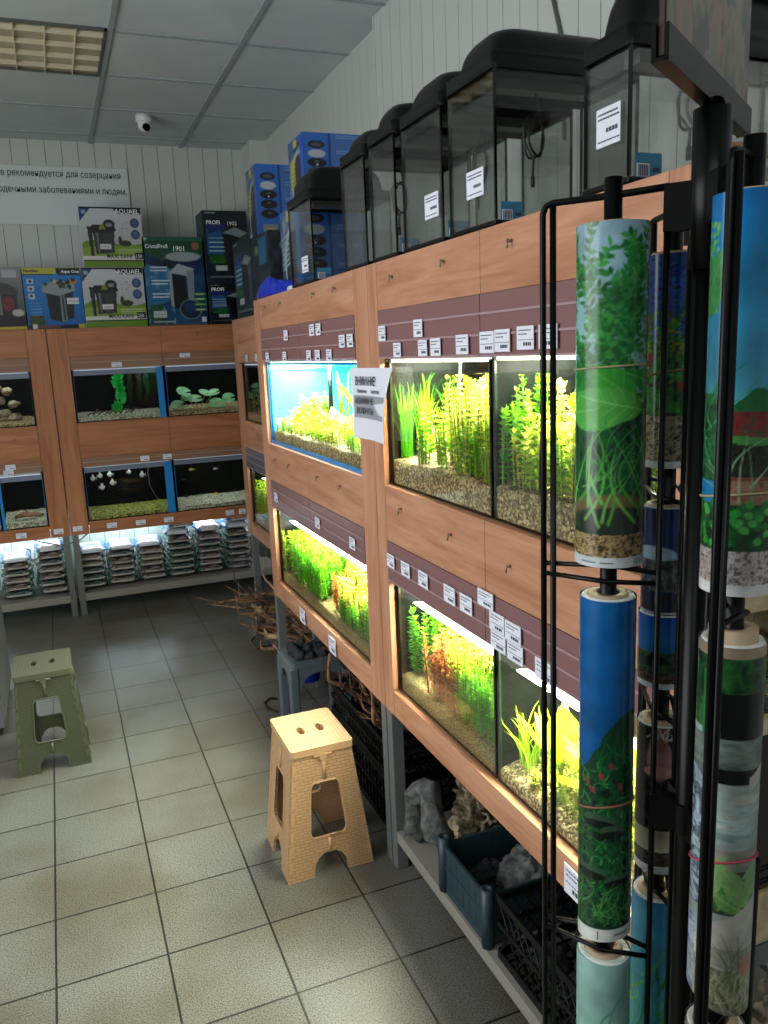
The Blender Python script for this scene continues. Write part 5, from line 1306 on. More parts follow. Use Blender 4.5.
# ------------------------------------------------------------------ crates, rocks, roots under the right racks
from mathutils import noise as NZ
def crate(label, x0, x1, y0, y1, z0, z1, m, lattice='diag', posts=True, gx=9, gy=9):
    t = thing('plastic_crate', label, 'crate', ((x0 + x1) / 2, (y0 + y1) / 2, z0))
    mb = MB(); w = .0025
    for i in range(gx + 1): x = x0 + .01 + (x1 - x0 - .02) * i / gx; mb.box(x - w, x + w, y0 + .008, y1 - .008, z0 + .004, z0 + .010)
    for i in range(gy + 1): y = y0 + .01 + (y1 - y0 - .02) * i / gy; mb.box(x0 + .008, x1 - .008, y - w, y + w, z0 + .004, z0 + .010)
    mb.build('floor_grid', m, t)
    def wall(a, b, ax):
        mb = MB(); L = (Vector(b) - Vector(a)).length; u = (Vector(b) - Vector(a)).normalized(); n = Vector((-u.y, u.x, 0)); H = z1 - z0
        for zz, hh in ((z1 - .010, .010), (z0 + .012, .012), (z0 + H * .55, .006)): mb.obox(Vector(a).lerp(Vector(b), .5) + Vector((0, 0, zz)), u * L / 2, n * .004, Vector((0, 0, hh)))
        k = max(4, int(L / .035))
        for i in range(k + 1):
            p = Vector(a) + u * L * i / k
            if lattice == 'diag':
                for sg in (-1, 1):
                    q = p + u * sg * H * .6
                    if 0 <= (q - Vector(a)).dot(u) <= L: mb.tube([p + Vector((0, 0, z0 + .01)), q + Vector((0, 0, z1 - .012))], .0028, 5)
            else: mb.obox(p + Vector((0, 0, (z0 + z1) / 2)), u * (.004 if lattice == 'bars' else .013), n * .003, Vector((0, 0, H / 2 - .006)))
        if lattice == 'solid': mb.obox(Vector(a).lerp(Vector(b), .5) + Vector((0, 0, z0 + H * .45)), u * L / 2, n * .0022, Vector((0, 0, H * .40)))
        mb.build('side_wall', m, t)
    c = [(x0 + .005, y0 + .005, 0), (x1 - .005, y0 + .005, 0), (x1 - .005, y1 - .005, 0), (x0 + .005, y1 - .005, 0)]
    for i in range(4): wall(c[i], c[(i + 1) % 4], i)
    if posts:
        for px, py, _ in c:
            mb = MB(); mb.lathe([(.0, z0), (.017, z0), (.017, z1 + .022), (.009, z1 + .022), (.009, z1 + .004), (0, z1 + .004)], px, py, 14); mb.build('corner_post', m, t)
    return t
crate('teal plastic crate on the low shelf under the nearest rack', .897, 1.27, 1.650, 1.915, .142, .292, 'teal_crate', 'solid')
crate('black lattice crate at the front of the low shelf behind the poster stand', .905, 1.27, 1.19, 1.615, .142, .325, 'black_crate', 'diag', posts=False, gx=12, gy=14)
crate('black crate standing on the floor behind the tan stool', .945, 1.32, 2.40, 3.08, .002, .205, 'black_crate', 'bars', posts=False)
crate('black root-filled crate stacked on another behind the tan stool', .945, 1.32, 2.40, 3.08, .208, .345, 'black_crate', 'diag', posts=False)
crate('black crate at the back of the low shelf behind the holey rock', 1.30, 1.49, 1.95, 2.215, .142, .40, 'black_crate', 'solid', posts=False)
crate('dark crate on the floor under the far rack beyond the grey stool', 1.12, 1.46, 3.16, 3.64, .002, .40, 'black_crate', 'bars', posts=False)

def rock(label, c, rx, ry, rz, m, seed, amp=.35, ridge=0, holes=0, freq=1.5, sub=(72, 44), flat=-.6, group=None, kind='rock'):
    mb = MB(); mb.ball((0, 0, 0), 1, 1, 1, *sub); o = Vector((seed * 3.1, seed * 1.7, seed)); vs = []
    for p in mb.v:
        v = Vector(p); d = 1 + amp * NZ.noise(v * freq + o) + amp * .5 * NZ.noise(v * freq * 2.3 + o) + amp * .3 * NZ.noise(v * freq * 5 + o) - amp * .28 * abs(NZ.noise(v * freq * 9 + o)) + amp * .12 * NZ.noise(v * freq * 18 + o)
        if ridge: d -= ridge * abs(NZ.noise(Vector((v.x * 2.2, v.y * 2.2, v.z * 5.5)) + o))
        if holes: d -= holes * max(0, NZ.noise(v * 4.2 + o * 2) - .12)
        q = v * d; vs.append(Vector((q.x * rx, q.y * ry, max(q.z, flat) * rz)))
    zmin = min(v.z for v in vs); mb.v = [Vector(c) + v - Vector((0, 0, zmin)) for v in vs]
    return tag(mb.build(kind, m, None, c), label, 'rock', group)
zs = .1425
rock('pale holey rock with ridges, tallest on the low shelf under the nearest rack', (1.125, 2.035, zs), .125, .11, .170, 'rock_holey', 3, .40, .75, .9, 1.8, (130, 80))
mb = MB(); pts = []
for i in range(15):
    a = -.35 + 3.3 * i / 14; pts.append((.925 + .012 * math.sin(i), 2.070 + .106 * math.cos(a), zs + .034 + .155 * math.sin(a) * (1 if a < 1.6 else .85)))
mb.tube(pts, [.034, .038, .038, .034, .029, .030, .034, .034, .030, .030, .033, .036, .036, .033, .027], 28)
mb.v = [Vector(p) * 1 + Vector((1, .6, .8)) * .016 * NZ.noise(Vector(p) * 22) + Vector((.6, .6, .6)) * .010 * NZ.noise(Vector(p) * 55) for p in mb.v]
zmin = min(p[2] for p in mb.v); mb.v = [Vector((p[0], p[1], p[2] - zmin + zs)) for p in mb.v]
tag(mb.build('rock', 'rock_grey', None, (.92, 2.12, zs)), 'smooth grey arched rock beside the rack leg on the low shelf', 'rock')
rock('upright brown layered rock at the back behind the arched grey rock', (1.17, 2.19, zs), .055, .042, .17, 'rock_brown', 5, .3, .35, 0, 2.4)
rock('grey boulder resting in the teal crate', (1.13, 1.775, .153), .105, .085, .085, 'rock_grey', 8, .3)
rock('dark flat rock in the back corner of the teal crate', (1.02, 1.865, .153), .06, .035, .045, 'rock_dark', 9, .3)
rock('grey rock between the teal crate and the black lattice crate', (1.375, 1.62, zs), .08, .09, .16, 'rock_grey', 11, .35)
for i, (x, y, s) in enumerate([(.98, 1.30, .05), (1.06, 1.40, .06), (1.16, 1.33, .055), (1.00, 1.50, .05), (1.13, 1.50, .06), (1.20, 1.42, .05), (.97, 1.40, .035), (1.08, 1.27, .045), (1.2, 1.55, .04)]):
    rock('dark lava stone lying in the black lattice crate', (x, y, .153), s, s * .9, s * .8, 'rock_dark', 20 + i, .45, .3, 0, 2, (24, 14), group='lava stones in the lattice crate', kind='lava_stone')
for i, (x, y, s) in enumerate([(1.00, 1.08, .06), (1.12, 1.10, .07), (1.25, 1.06, .08), (1.36, 1.12, .07)]):
    rock('brownish stone on the low shelf at the bottom right corner', (x, y, zs), s, s * .8, s * 1.5, 'rock_brown', 40 + i, .4, .3, 0, 2, (30, 18), group='brownish stones at the bottom right')

def branch(label, p0, d, L, r0, m, seed, group, kinds='driftwood_branch', wig=.24, twigs=2, zmin=.006, zmax=9, cat='branch', box=None):
    r = random.Random(seed); mb = MB()
    def cl(p):
        q = [p.x, p.y, min(max(p.z, zmin + r0), zmax)]
        if box:
            q[0] = min(max(q[0], box[0]), box[1]); q[1] = min(max(q[1], box[2]), box[3])
        return Vector(q)
    def grow(p, d, L, r0, n, dep):
        pts = [p]; d = Vector(d).normalized()
        for i in range(n):
            d = (d + Vector((r.uniform(-1, 1), r.uniform(-1, 1), r.uniform(-.7, .7))) * wig / 1.6).normalized(); pts.append(cl(pts[-1] + d * L / n))
            if dep and i > 1 and r.random() < twigs / n: grow(pts[-1], (d + Vector((r.uniform(-1, 1), r.uniform(-1, 1), r.uniform(-.3, 1)))).normalized(), L * r.uniform(.25, .45), r0 * .5 * (1 - i / n * .5), 5, dep - 1)
        mb.tube(pts, [r0 * (1 - .75 * i / n) for i in range(n + 1)], 7)
    grow(Vector(p0), d, L, r0, 9, 1)
    return tag(mb.build(kinds, m, None, p0), label, cat, group)
# driftwood heap at the far end, on the floor and low shelf of the corner rack
branch('longest pale driftwood branch, reaching out onto the floor at the far corner', (1.12, 4.72, .16), (-.30, .72, -.10), .80, .013, 'driftwood_light', 3, None, wig=.16, twigs=1)
branch('straight thick brown driftwood branch under the gravel bags at the far corner', (1.22, 4.90, .20), (-.42, .26, -.06), .48, .018, 'driftwood', 4, None, wig=.12, twigs=1)
branch('curly pale branch rising beside the corner rack leg', (1.10, 4.45, .30), (-.15, .5, .25), .34, .009, 'driftwood_light', 6, None, wig=.5)
for i in range(58):
    y = R.uniform(3.82, 4.95); x = R.uniform(.98, 1.34); z = .02 + .30 * R.random() * (1 - abs(y - 4.35) / 1.2)
    branch('brown driftwood branch in the heap beyond the grey stool', (x, y, z), (R.uniform(-1, .3), R.uniform(-.3, 1), R.uniform(-.1, .3)), R.uniform(.22, .45), R.uniform(.008, .017), ('driftwood', 'driftwood_light', 'driftwood', 'root_dark')[i % 4], 100 + i, 'driftwood heap beyond the grey stool', zmin=.006, zmax=.45, box=(.93, 1.42, 3.77, 5.4))
for i in range(34):
    x, y = R.uniform(.96, 1.26), R.uniform(2.42, 3.04)
    branch('dark reddish root sticking out of the black crate behind the tan stool', (x, y, .36), (R.uniform(-1, .2), R.uniform(-.6, .5), R.uniform(.2, .9)), R.uniform(.18, .34), R.uniform(.007, .014), ('root_dark', 'root_dark', 'driftwood')[i % 3], 200 + i, 'dark roots in the crate behind the tan stool', cat='root', kinds='driftwood_root', zmin=.355, zmax=.55, twigs=3, box=(.90, 1.29, 2.43, 3.06))
for i in range(8):
    x, y = R.uniform(1.0, 1.26), R.uniform(2.54, 3.05)
    branch('dark twig in the lower of the two crates behind the tan stool', (x, y, .04), (R.uniform(-1, 1), R.uniform(-1, 1), .1), R.uniform(.16, .3), .007, 'root_dark', 230 + i, 'twigs in the lower crate', cat='twig', kinds='driftwood_twig', zmin=.016, zmax=.19, box=(.975, 1.29, 2.43, 3.05))
for i in range(6):
    x, y = R.uniform(1.33, 1.45), R.uniform(1.98, 2.17)
    branch('grey root on the crate behind the rack leg and arched rock', (x, y, .22), (R.uniform(-.6, .3), R.uniform(-.4, .4), R.uniform(.3, .9)), R.uniform(.16, .26), .008, 'root_dark', 250 + i, 'grey roots behind the arched rock', cat='root', kinds='driftwood_root', zmin=.16, zmax=.50, box=(1.325, 1.46, 1.98, 2.18))
rock('pale rounded stone among the dark roots behind the tan stool', (1.02, 2.62, .36), .035, .03, .032, 'rock_holey', 33, .25)
crumple('plastic_scrap', 'small white plastic scrap in the crate next to the rack leg', 'scrap', (1.0, 2.55, .36), .022, .022, .022, 'white_bag', 8)

# grey plastic stool under the far rack, stones heaped on top
t = thing('plastic_stool', 'grey plastic stool under the far rack with dark stones on its seat', 'stool', (.955, 3.35, 0))
x0, x1, y0, y1, H = .815, 1.095, 3.235, 3.465, .375
mb = MB(); plate(mb, rrect(x0, x1, y0, y1, .03), [], lambda a, b, d: (a, b, H - .02 + d), .02); mb.build('seat', 'grey_stool', t, bevel=.004)
for sx, px in ((1, x0), (-1, x1)):
    for sy, py in ((1, y0), (-1, y1)):
        mb = MB(); mb.obox((px + sx * .020, py + sy * .022, (H - .02) / 2), (.020, 0, 0), (0, .022, 0), (0, 0, (H - .02) / 2)); mb.build('leg', 'grey_stool', t, bevel=.006)
def arch(a, b, nrm, W):
    a, b = Vector(a), Vector(b)
    out = [(0, 0), (.0, .085), (W, .085), (W, 0)] + [(W - .012 - (W - .024) * i / 10, .055 * math.sin(PI * (i / 10)) ** .5) for i in range(11)]
    mb = MB(); u = (b - a).normalized(); plate(mb, out, [], lambda s, h, d: a + u * s + Vector((0, 0, h)) + Vector(nrm) * d, .012); mb.build('apron', 'grey_stool', t)
arch((x0 + .042, y0 + .004, H - .107), (x1 - .042, y0 + .004, 0), (0, 1, 0), x1 - x0 - .084) if False else None
for a, b, nrm in (((x0 + .041, y0 + .004, H - .106), (x1 - .041, y0 + .004, H - .106), (0, 1, 0)), ((x0 + .041, y1 - .016, H - .106), (x1 - .041, y1 - .016, H - .106), (0, 1, 0)), ((x0 + .004, y0 + .045, H - .106), (x0 + .004, y1 - .045, H - .106), (1, 0, 0)), ((x1 - .016, y0 + .045, H - .106), (x1 - .016, y1 - .045, H - .106), (1, 0, 0))):
    arch(a, b, nrm, (Vector(b) - Vector(a)).length)
MB().box(x0 + .041, x1 - .041, y1 - .030, y1 - .018, .235, .262).build('cross_bar', 'grey_stool', t)
rs = random.Random(9)
for i in range(16):
    rock('dark grey stone heaped on the grey plastic stool', (x0 + .04 + (x1 - x0 - .08) * ((i % 4) + .5) / 4 + rs.uniform(-.01, .01), y0 + .03 + (y1 - y0 - .06) * ((i // 4) + .5) / 4, H + .001), rs.uniform(.024, .034), rs.uniform(.020, .028), rs.uniform(.016, .032), 'rock_dark', 60 + i, .4, .2, 0, 2, (16, 10), group='dark stones on the grey stool', kind='stone')
crumple('blue_sack', 'small blue plastic sack on the floor behind the rack leg', 'bag', (1.00, 3.60, .16), .05, .04, .05, 'blue_bag', 12)
t = MB().tube([(.835, 3.60, .006), (.80, 3.66, .006), (.80, 3.73, .006), (.84, 3.77, .006), (.87, 3.75, .006)], .005, 8).build('power_cable', 'cable_black', None, (.82, 3.68, .006)); tag(t, 'loop of black cable on the floor at the far rack leg', 'cable')

# ------------------------------------------------------------------ poster stand in the foreground
PX, PY = .705, .745
def pol(ang, d): return (PX + d * math.cos(math.radians(ang)), PY + d * math.sin(math.radians(ang)))
t = thing('poster_stand', 'black metal revolving stand holding rolls of aquarium backdrop posters', 'stand', (PX, PY, 0))
mb = MB(); mb.lathe([(0, .004), (.20, .004), (.20, .03), (.04, .045), (.04, .09), (0, .09)], PX, PY, 40); mb.build('base', 'rack_black', t)
mb = MB(); mb.tube([(PX, PY, .08), (PX, PY, 1.775)], .0160, 24); mb.build('pole', 'rack_black', t)
mb = MB(); mb.tube([(PX, PY, 1.775), (PX, PY, 1.945)], .0205, 24); mb.build('upper_socket', 'rack_black', t)
for z in (1.09, .48):
    mb = MB(); mb.lathe([(.0162, z - .020), (.0205, z - .020), (.0205, z + .020), (.0162, z + .020)], PX, PY, 32, 0, False); mb.build('collar', 'rack_black', t)
def wing(ang, rods, tube, zt, tiers, inner=.045, gap=.020):
    """flat frame: two outer rods, an inner rod, cross bars and a roll tube at tube = (x, y)"""
    ux, uy = math.cos(math.radians(ang)), math.sin(math.radians(ang)); mb = MB(); r = .0042
    i0 = Vector((PX + ux * inner, PY + uy * inner, 0)); outs = [Vector((a, b, 0)) for a, b in rods]; tb = Vector((tube[0], tube[1], 0))
    Z = lambda z: Vector((0, 0, z))
    o0 = outs[0]; dd = (tb - o0).normalized()
    mb.tube([o0 + Z(.22), o0 + Z(zt - .012), o0 + Z(zt - .003) + dd * .004, o0 + Z(zt) + dd * .013, tb + Z(zt), i0 + Z(zt + .002)], r, 10)
    if len(outs) > 1: mb.tube([outs[1] + Z(.22), outs[1] + Z(zt - .004)], r, 10)
    mb.tube([i0 + Z(.22), i0 + Z(zt)], r * .95, 10)
    for z in tiers:
        for dz in (0, -gap):
            n = Vector((-uy, ux, 0)) * (.006 if dz else -.006)
            mb.tube([o0 + Z(z + dz), tb + n * 2.4 + Z(z + dz), i0 + Z(z + dz)], .0034, 8)
    mb.build('wing_frame', 'rack_black', t)
    mb = MB(); mb.obox((PX + ux * .032, PY + uy * .032, zt - .022), Vector((ux, uy, 0)) * .016, Vector((-uy, ux, 0)) * .010, (0, 0, .026)); mb.build('bracket', 'rack_black', t); mb = MB(); mb.obox((PX + ux * .032, PY + uy * .032, 1.09), Vector((ux, uy, 0)) * .016, Vector((-uy, ux, 0)) * .009, (0, 0, .022)); mb.build('bracket', 'rack_black', t)
    mb = MB(); mb.tube([(tube[0], tube[1], .22), (tube[0], tube[1], zt + .020)], .0108, 16); mb.build('roll_tube', 'rack_black', t)
A_ = pol(129, .107); wing(129, [pol(129, .193), pol(129, .180)], A_, 1.868, (1.412, .874), gap=.0135)
B_ = pol(69, .105); wing(69, [pol(69, .190), pol(69, .178)], B_, 1.855, (1.507, 1.205, .930), inner=.05, gap=.013)
C_ = (.667, .647); wing(247, [(.611, .620), (.617, .6155)], C_, 1.872, (1.413, .903), inner=.040, gap=.0125)
mb = MB(); q = pol(2, .118); mb.tube([(q[0], q[1], .62), (q[0], q[1], .985)], .0125, 20, cap=True); mb.lathe([(.009, .9855), (.0130, .9855), (.0130, .988), (.009, .988)], q[0], q[1], 20); mb.build('roll_tube', 'rack_black', t)
mb = MB(); q2 = pol(2, .20)
for z in (.965, .945): mb.tube([(q[0] + .012, q[1], z), (q2[0], q2[1], z)], .0034, 8)
mb.tube([(q2[0], q2[1], .22), (q2[0], q2[1], .968)], .0042, 8); mb.tube([(PX + .012, PY, .70), (q[0], q[1], .70)], .004, 8); mb.build('wing_frame', 'rack_black', t)

# ---- sign on top of the stand
s = thing('stand_sign', 'faded reddish picture sign in a black holder on top of the poster stand', 'sign', (PX, PY, 1.947))
a0, a1 = Vector((.552, .652, 0)), Vector((.862, .855, 0)); u = (a1 - a0).normalized(); L = (a1 - a0).length; nrm = Vector((u.y, -u.x, 0)); mid = (a0 + a1) / 2
off = Vector((PX, PY, 0)) - mid; off = nrm * off.dot(nrm)
c0 = mid + Vector((0, 0, 1.967))
mb = MB(); mb.obox(c0 - nrm * -.006, u * L / 2, nrm * .0022, (0, 0, .016)); mb.obox(c0 - nrm * .006, u * L / 2, nrm * .0022, (0, 0, .016)); mb.obox(c0 - Vector((0, 0, .0145)), u * L / 2, nrm * .0082, (0, 0, .0018)); mb.build('holder', 'rack_black', s)
mb = MB(); mb.tube([(PX, PY, 1.947), (PX + (mid.x - PX) * .5, PY + (mid.y - PY) * .5, 1.9515)], [.013, .009], 14); mb.build('neck', 'rack_black', s)
MB().obox(mid + Vector((0, 0, 2.12)), u * (L / 2 - .004), nrm * .0025, (0, 0, .163)).build('board', 'brown_panel', s)
A = Art(90, 92, (.5, .45, .38), 31); A.mottle(0, 1, [(.22, .23, .20), (.42, .38, .32), (.56, .48, .38), (.30, .32, .24), (.62, .40, .34), (.45, .42, .36)], 16, 30); A.put((A.noise(10, 26) > .60) & (A.Y > 20), (.62, .27, .22)); A.put((A.noise(16, 36) < .40), (.20, .22, .17)); A.poly([(.62, 1), (1, 1), (1, .45)], (.60, .28, .22))
p0 = mid - u * (L / 2 - .006) + nrm * .0028 + Vector((0, 0, 1.984)); print_panel(A, p0, u * (L - .012), (0, 0, .298), s, 'picture')

# ---- backdrop rolls
CAM = Vector((0, 0, 1.7))
def roll(label, c, r, z0, z1, art, band=None, core=True, slant=0, white=(0, 0), tape=None):
    t = thing('poster_roll', label, 'poster roll', (c[0], c[1], z0))
    nz = art.noise(30, 30, 4); art.a *= (.72 + .5 * nz)[..., None]
    W, H = art.W, art.H; phi0 = math.atan2(-c[1], -c[0])
    U = np.arange(W) / W * 2 * PI - PI + phi0; J = np.arange(H + 1) / H
    zz = z0 + J[:, None] * (z1 - z0) + np.zeros((1, W))
    if slant: zz = zz + (1 - J[:, None]) ** 6 * slant * np.sin(U - phi0 + .6)[None, :]
    P = np.stack([c[0] + r * np.cos(U)[None, :] + 0 * zz, c[1] + r * np.sin(U)[None, :] + 0 * zz, zz], -1) - np.array(t['_o'])
    q = np.arange(W * (H + 1)).reshape(H + 1, W); qr = np.roll(q, -1, 1)
    F = np.stack([q[:-1], qr[:-1], qr[1:], q[1:]], -1).reshape(-1, 4)
    C = art.flat().reshape(H + 1, W + 1, 4)[:, :W].reshape(-1, 4)
    raw_mesh(P.reshape(-1, 3), F, C, t, 'printed_sheet', 'print_gloss', True)
    ri = .0145
    mb = MB()
    z0c = z0 + (abs(slant) if slant else 0) + .002
    mb.lathe([(r - .0006, z1 - .004), (r - .003, z1 - .0005), (ri + .012, z1 - .0005)], c[0], c[1], 40, 0)
    b2 = MB(); b2.lathe([(r - .0006, z0c + .002), (ri + .012, z0c)], c[0], c[1], 40, 0); b2.build('rolled_edge', 'core_edge', t)
    for k in range(4): mb.lathe([(ri + .013 + (r - ri - .016) * k / 4, z1 - .0004), (ri + .013 + (r - ri - .016) * k / 4, z1 + .0006), (ri + .0138 + (r - ri - .016) * k / 4, z1 + .0006), (ri + .0138 + (r - ri - .016) * k / 4, z1 - .0004)], c[0], c[1], 36, 0)
    mb.build('rolled_edge', 'core_edge', t)
    if core:
        k = core if core is not True else .003
        mb = MB(); R2 = ri + .0115; mb.lathe([(ri, z0c + .003), (ri, z1 + k), (R2, z1 + k), (R2, z0c + .003), (ri, z0c + .003)], c[0], c[1], 36, 0, True)
        mb.build('cardboard_core', 'core', t)
    if band:
        zb, tilt, m = band; mb = MB(); n = 60
        mb.tube([(c[0] + (r + .0012) * math.cos(a), c[1] + (r + .0012) * math.sin(a), zb + tilt * math.sin(a - phi0 + .9)) for a in [2 * PI * i / n for i in range(n + 1)]], .0013, 6, cap=False); mb.build('rubber_band', m, t)
    return t
GR = [(.10, .42, .16), (.16, .52, .20), (.07, .30, .12), (.28, .60, .22), (.05, .22, .10)]
# A1
A = Art(160, 270, (.60, .74, .78), 41); A.vgrad(.45, 1, (.45, .66, .62), (.58, .72, .78)); W, H = A.W, A.H
for k in range(60): A.vine(A.p.uniform(0, W), H * A.p.uniform(.50, .86), A.p.uniform(24, 80), 12, 7, 3.4, [(.15, .48, .20), (.24, .58, .26), (.10, .38, .16)], A.p.uniform(-.2, .2))
A.vgrad(0, .52, (.03, .12, .10), (.12, .45, .16)); A.mottle(.12, .50, [(.03, .14, .10), (.06, .26, .14), (.10, .38, .16), (.05, .20, .12)], 14, 14)
for x, y, a, L, w in ((.30, .52, .25, 62, 24), (.62, .50, 2.5, 50, 26), (.05, .55, .2, 60, 26), (.85, .52, 2.8, 50, 22), (.70, .60, .6, 40, 16)): A.leafs(x * W, y * H, a, L, w, A.p.choice([(.20, .62, .18), (.14, .52, .18)]), (.36, .72, .28))
for x, y, a, L, w in ((.25, .46, .15, 70, 34), (.66, .47, 2.9, 52, 26), (.9, .44, .3, 50, 26), (.0, .45, .3, 50, 26)): A.leafs(x * W, y * H, a, L, w, (.30, .66, .26), (.55, .82, .45))
A.grass(120, 0, 1, .12, .34, 20, 70, [(.24, .52, .24), (.12, .40, .16), (.42, .62, .36), (.08, .30, .14), (.10, .36, .16)], 1.5, 1.0)
A.ell(.50, .17, .22, .055, (.42, .36, .22)); A.ell(.54, .145, .24, .04, (.16, .20, .16)); A.mottle(.03, .10, [(.20, .17, .10), (.55, .45, .28), (.75, .66, .45), (.15, .12, .08)], 4, 4); A.ell(.1, .12, .16, .06, (.36, .30, .18))
A.grass(16, .2, .8, .12, .2, 40, 80, [(.30, .60, .22), (.42, .70, .32)], 2.6, .5)
A.rect(0, 1, 0, .032, (.80, .83, .84)); A.rect(.36, .44, .012, .018, (.3, .35, .35)); A.rect(.46, .52, .012, .018, (.3, .35, .35))
for i in range(12): A.rect(.62 + .016 * i, .628 + .016 * i, .004, .026, (.55, .57, .55))
roll('leafy green backdrop roll with pale sky, top tier of the left wing of the stand', A_, .0425, 1.424, 1.835, A, (1.668, .003, 'rubber_beige'))
# A2
A = Art(140, 330, (.05, .36, .66), 42); A.vgrad(.50, 1, (.02, .33, .58), (.03, .40, .68)); W, H = A.W, A.H
n = A.noise(24, 40); A.put((A.Y / H < .60 + .10 * (n - .5) + .07 * np.sin(A.X / W * 9 + 2)).astype(float), (.05, .24, .12)); A.mottle(.05, .50, [(.03, .13, .09), (.05, .24, .13), (.10, .36, .18), (.03, .16, .10)], 9, 9)
A.grass(420, 0, 1, .05, .54, 5, 14, [(.10, .40, .18), (.18, .50, .24), (.06, .26, .14), (.26, .56, .30)], 1.5, 1.4); A.grass(16, .25, .75, .5, .58, 25, 55, [(.06, .32, .18), (.08, .4, .2)], 2.2, .7)
for x, y in ((.48, .50), (.54, .53), (.40, .48), (.60, .47), (.44, .46), (.25, .5), (.75, .49)): A.leafs(x * W, y * H, A.p.uniform(.3, 2.8), 9, 4.5, (.50, .24, .22))
for x, y, rx in ((.46, .38, .10), (.55, .35, .08), (.40, .22, .12), (.6, .2, .1)): A.ell(x, y, rx, .018, (.22, .34, .26)); A.ell(x, y - .012, rx * .9, .012, (.05, .10, .08))
A.grass(40, .2, .8, .05, .12, 10, 36, [(.25, .52, .22), (.36, .60, .30)], 1.5, .8); A.rect(0, 1, 0, .040, (.82, .84, .82)); A.rect(.46, .465, .008, .034, (.2, .22, .22)); A.rect(.56, .66, .018, .026, (.55, .58, .55))
roll('blue-topped backdrop roll over dark green moss, middle tier of the left wing', A_, .0358, .886, 1.378, A, (1.085, .012, 'rubber_brown'), slant=.006)
# A3
A = Art(110, 200, (.55, .75, .70), 43); A.vgrad(0, 1, (.35, .60, .50), (.62, .80, .76)); A.grass(60, 0, 1, .0, .8, 14, 40, [(.20, .50, .30), (.4, .66, .5)], 1.5, .6)
roll('pale mint green backdrop roll, bottom tier of the left wing', A_, .0372, .43, .854, A)
# B rolls
A = Art(110, 220, (.05, .20, .50), 44); A.mottle(.55, 1, [(.04, .14, .38), (.06, .26, .62), (.10, .36, .66), (.03, .12, .30)], 5, 5); W, H = A.W, A.H
A.mottle(.22, .60, [(.04, .18, .10), (.14, .40, .12), (.05, .14, .10), (.40, .46, .10), (.08, .30, .14)], 8, 12)
for k in range(14): A.vine(A.p.uniform(0, W), H * A.p.uniform(.3, .6), 40, 9, 6, 3, [(.2, .5, .12), (.45, .55, .12), (.10, .35, .14)])
for x, y in ((.66, .68), (.70, .74), (.3, .52), (.62, .40), (.25, .7)): A.ell(x, y, .07, .04, (.50, .14, .16)); A.ell(x + .02, y - .03, .05, .03, (.38, .10, .14))
for k in range(9): A.leafs(A.p.uniform(0, 1) * W, H * A.p.uniform(.24, .42), A.p.uniform(.2, 2.9), 30, 12, (.14, .44, .16), (.3, .6, .3))
A.mottle(.03, .25, [(.16, .15, .12), (.45, .40, .32), (.66, .60, .50), (.30, .26, .22)], 3, 3); A.rect(0, 1, 0, .035, (.78, .80, .80))
roll('small blue backdrop roll with red plants and gravel, top of the rear wing', B_, .0298, 1.535, 1.803, A, (1.655, .006, 'rubber_brown'))
A = Art(110, 130, (.08, .16, .34), 45); A.vgrad(.55, 1, (.10, .22, .42), (.05, .14, .34)); A.ell(.42, .56, .16, .09, (.60, .70, .78)); A.ell(.70, .50, .2, .06, (.40, .55, .62)); A.mottle(.22, .52, [(.08, .09, .12), (.26, .28, .31), (.40, .42, .44), (.14, .15, .18)], 6, 12); A.poly([(.56, .10), (.72, .08), (.74, .46), (.60, .48)], (.50, .32, .24)); A.poly([(.60, .10), (.66, .10), (.68, .46), (.63, .46)], (.62, .44, .34)); A.mottle(0, .20, [(.08, .08, .14), (.16, .14, .24)], 10, 8); A.rect(0, 1, 0, .02, (.7, .75, .78))
roll('dark blue backdrop roll with grey and brown rocks, rear wing', B_, .0310, 1.338, 1.482, A)
A = Art(110, 110, (.06, .34, .66), 46); A.vgrad(.45, 1, (.10, .42, .60), (.05, .32, .70)); A.mottle(.08, .50, [(.06, .14, .10), (.10, .30, .16), (.30, .36, .20), (.05, .08, .07)], 7, 6); A.ell(.46, .40, .07, .07, (.05, .06, .06)); A.mottle(.06, .20, [(.20, .12, .09), (.45, .30, .22), (.10, .08, .07)], 3, 3); A.rect(0, 1, 0, .075, (.82, .84, .84))
roll('short bright blue backdrop roll with a black fish, rear wing', B_, .0335, 1.232, 1.335, A)
A = Art(110, 200, (.06, .06, .06), 47); A.mottle(.30, 1, [(.04, .04, .045), (.10, .09, .08), (.18, .17, .16), (.05, .05, .05)], 10, 14); A.ell(.50, .78, .09, .14, (.62, .44, .46)); A.ell(.50, .70, .11, .04, (.72, .52, .52)); A.poly([(.42, .86), (.46, 1), (.56, 1), (.52, .84)], (.55, .35, .30)); A.grass(12, .4, .62, .9, .95, 16, 30, [(.85, .85, .82), (.7, .7, .7)], 1.4, 1.2); A.rect(0, 1, .14, .30, (.76, .73, .62)); A.mottle(.05, .15, [(.10, .09, .08), (.34, .31, .27), (.2, .18, .16)], 3, 3); A.rect(0, 1, 0, .05, (.84, .85, .84))
roll('black backdrop roll with a pink fish and cream band, lower rear wing', B_, .0325, .950, 1.175, A)
A = Art(110, 200, (.25, .60, .72), 48); A.vgrad(.3, 1, (.3, .66, .70), (.22, .55, .74)); A.grass(120, 0, 1, .0, .7, 12, 40, [(.25, .62, .25), (.45, .75, .35), (.15, .45, .2)], 1.6, .9)
roll('light blue and green backdrop roll, bottom of the rear wing', B_, .0345, .50, .905, A)
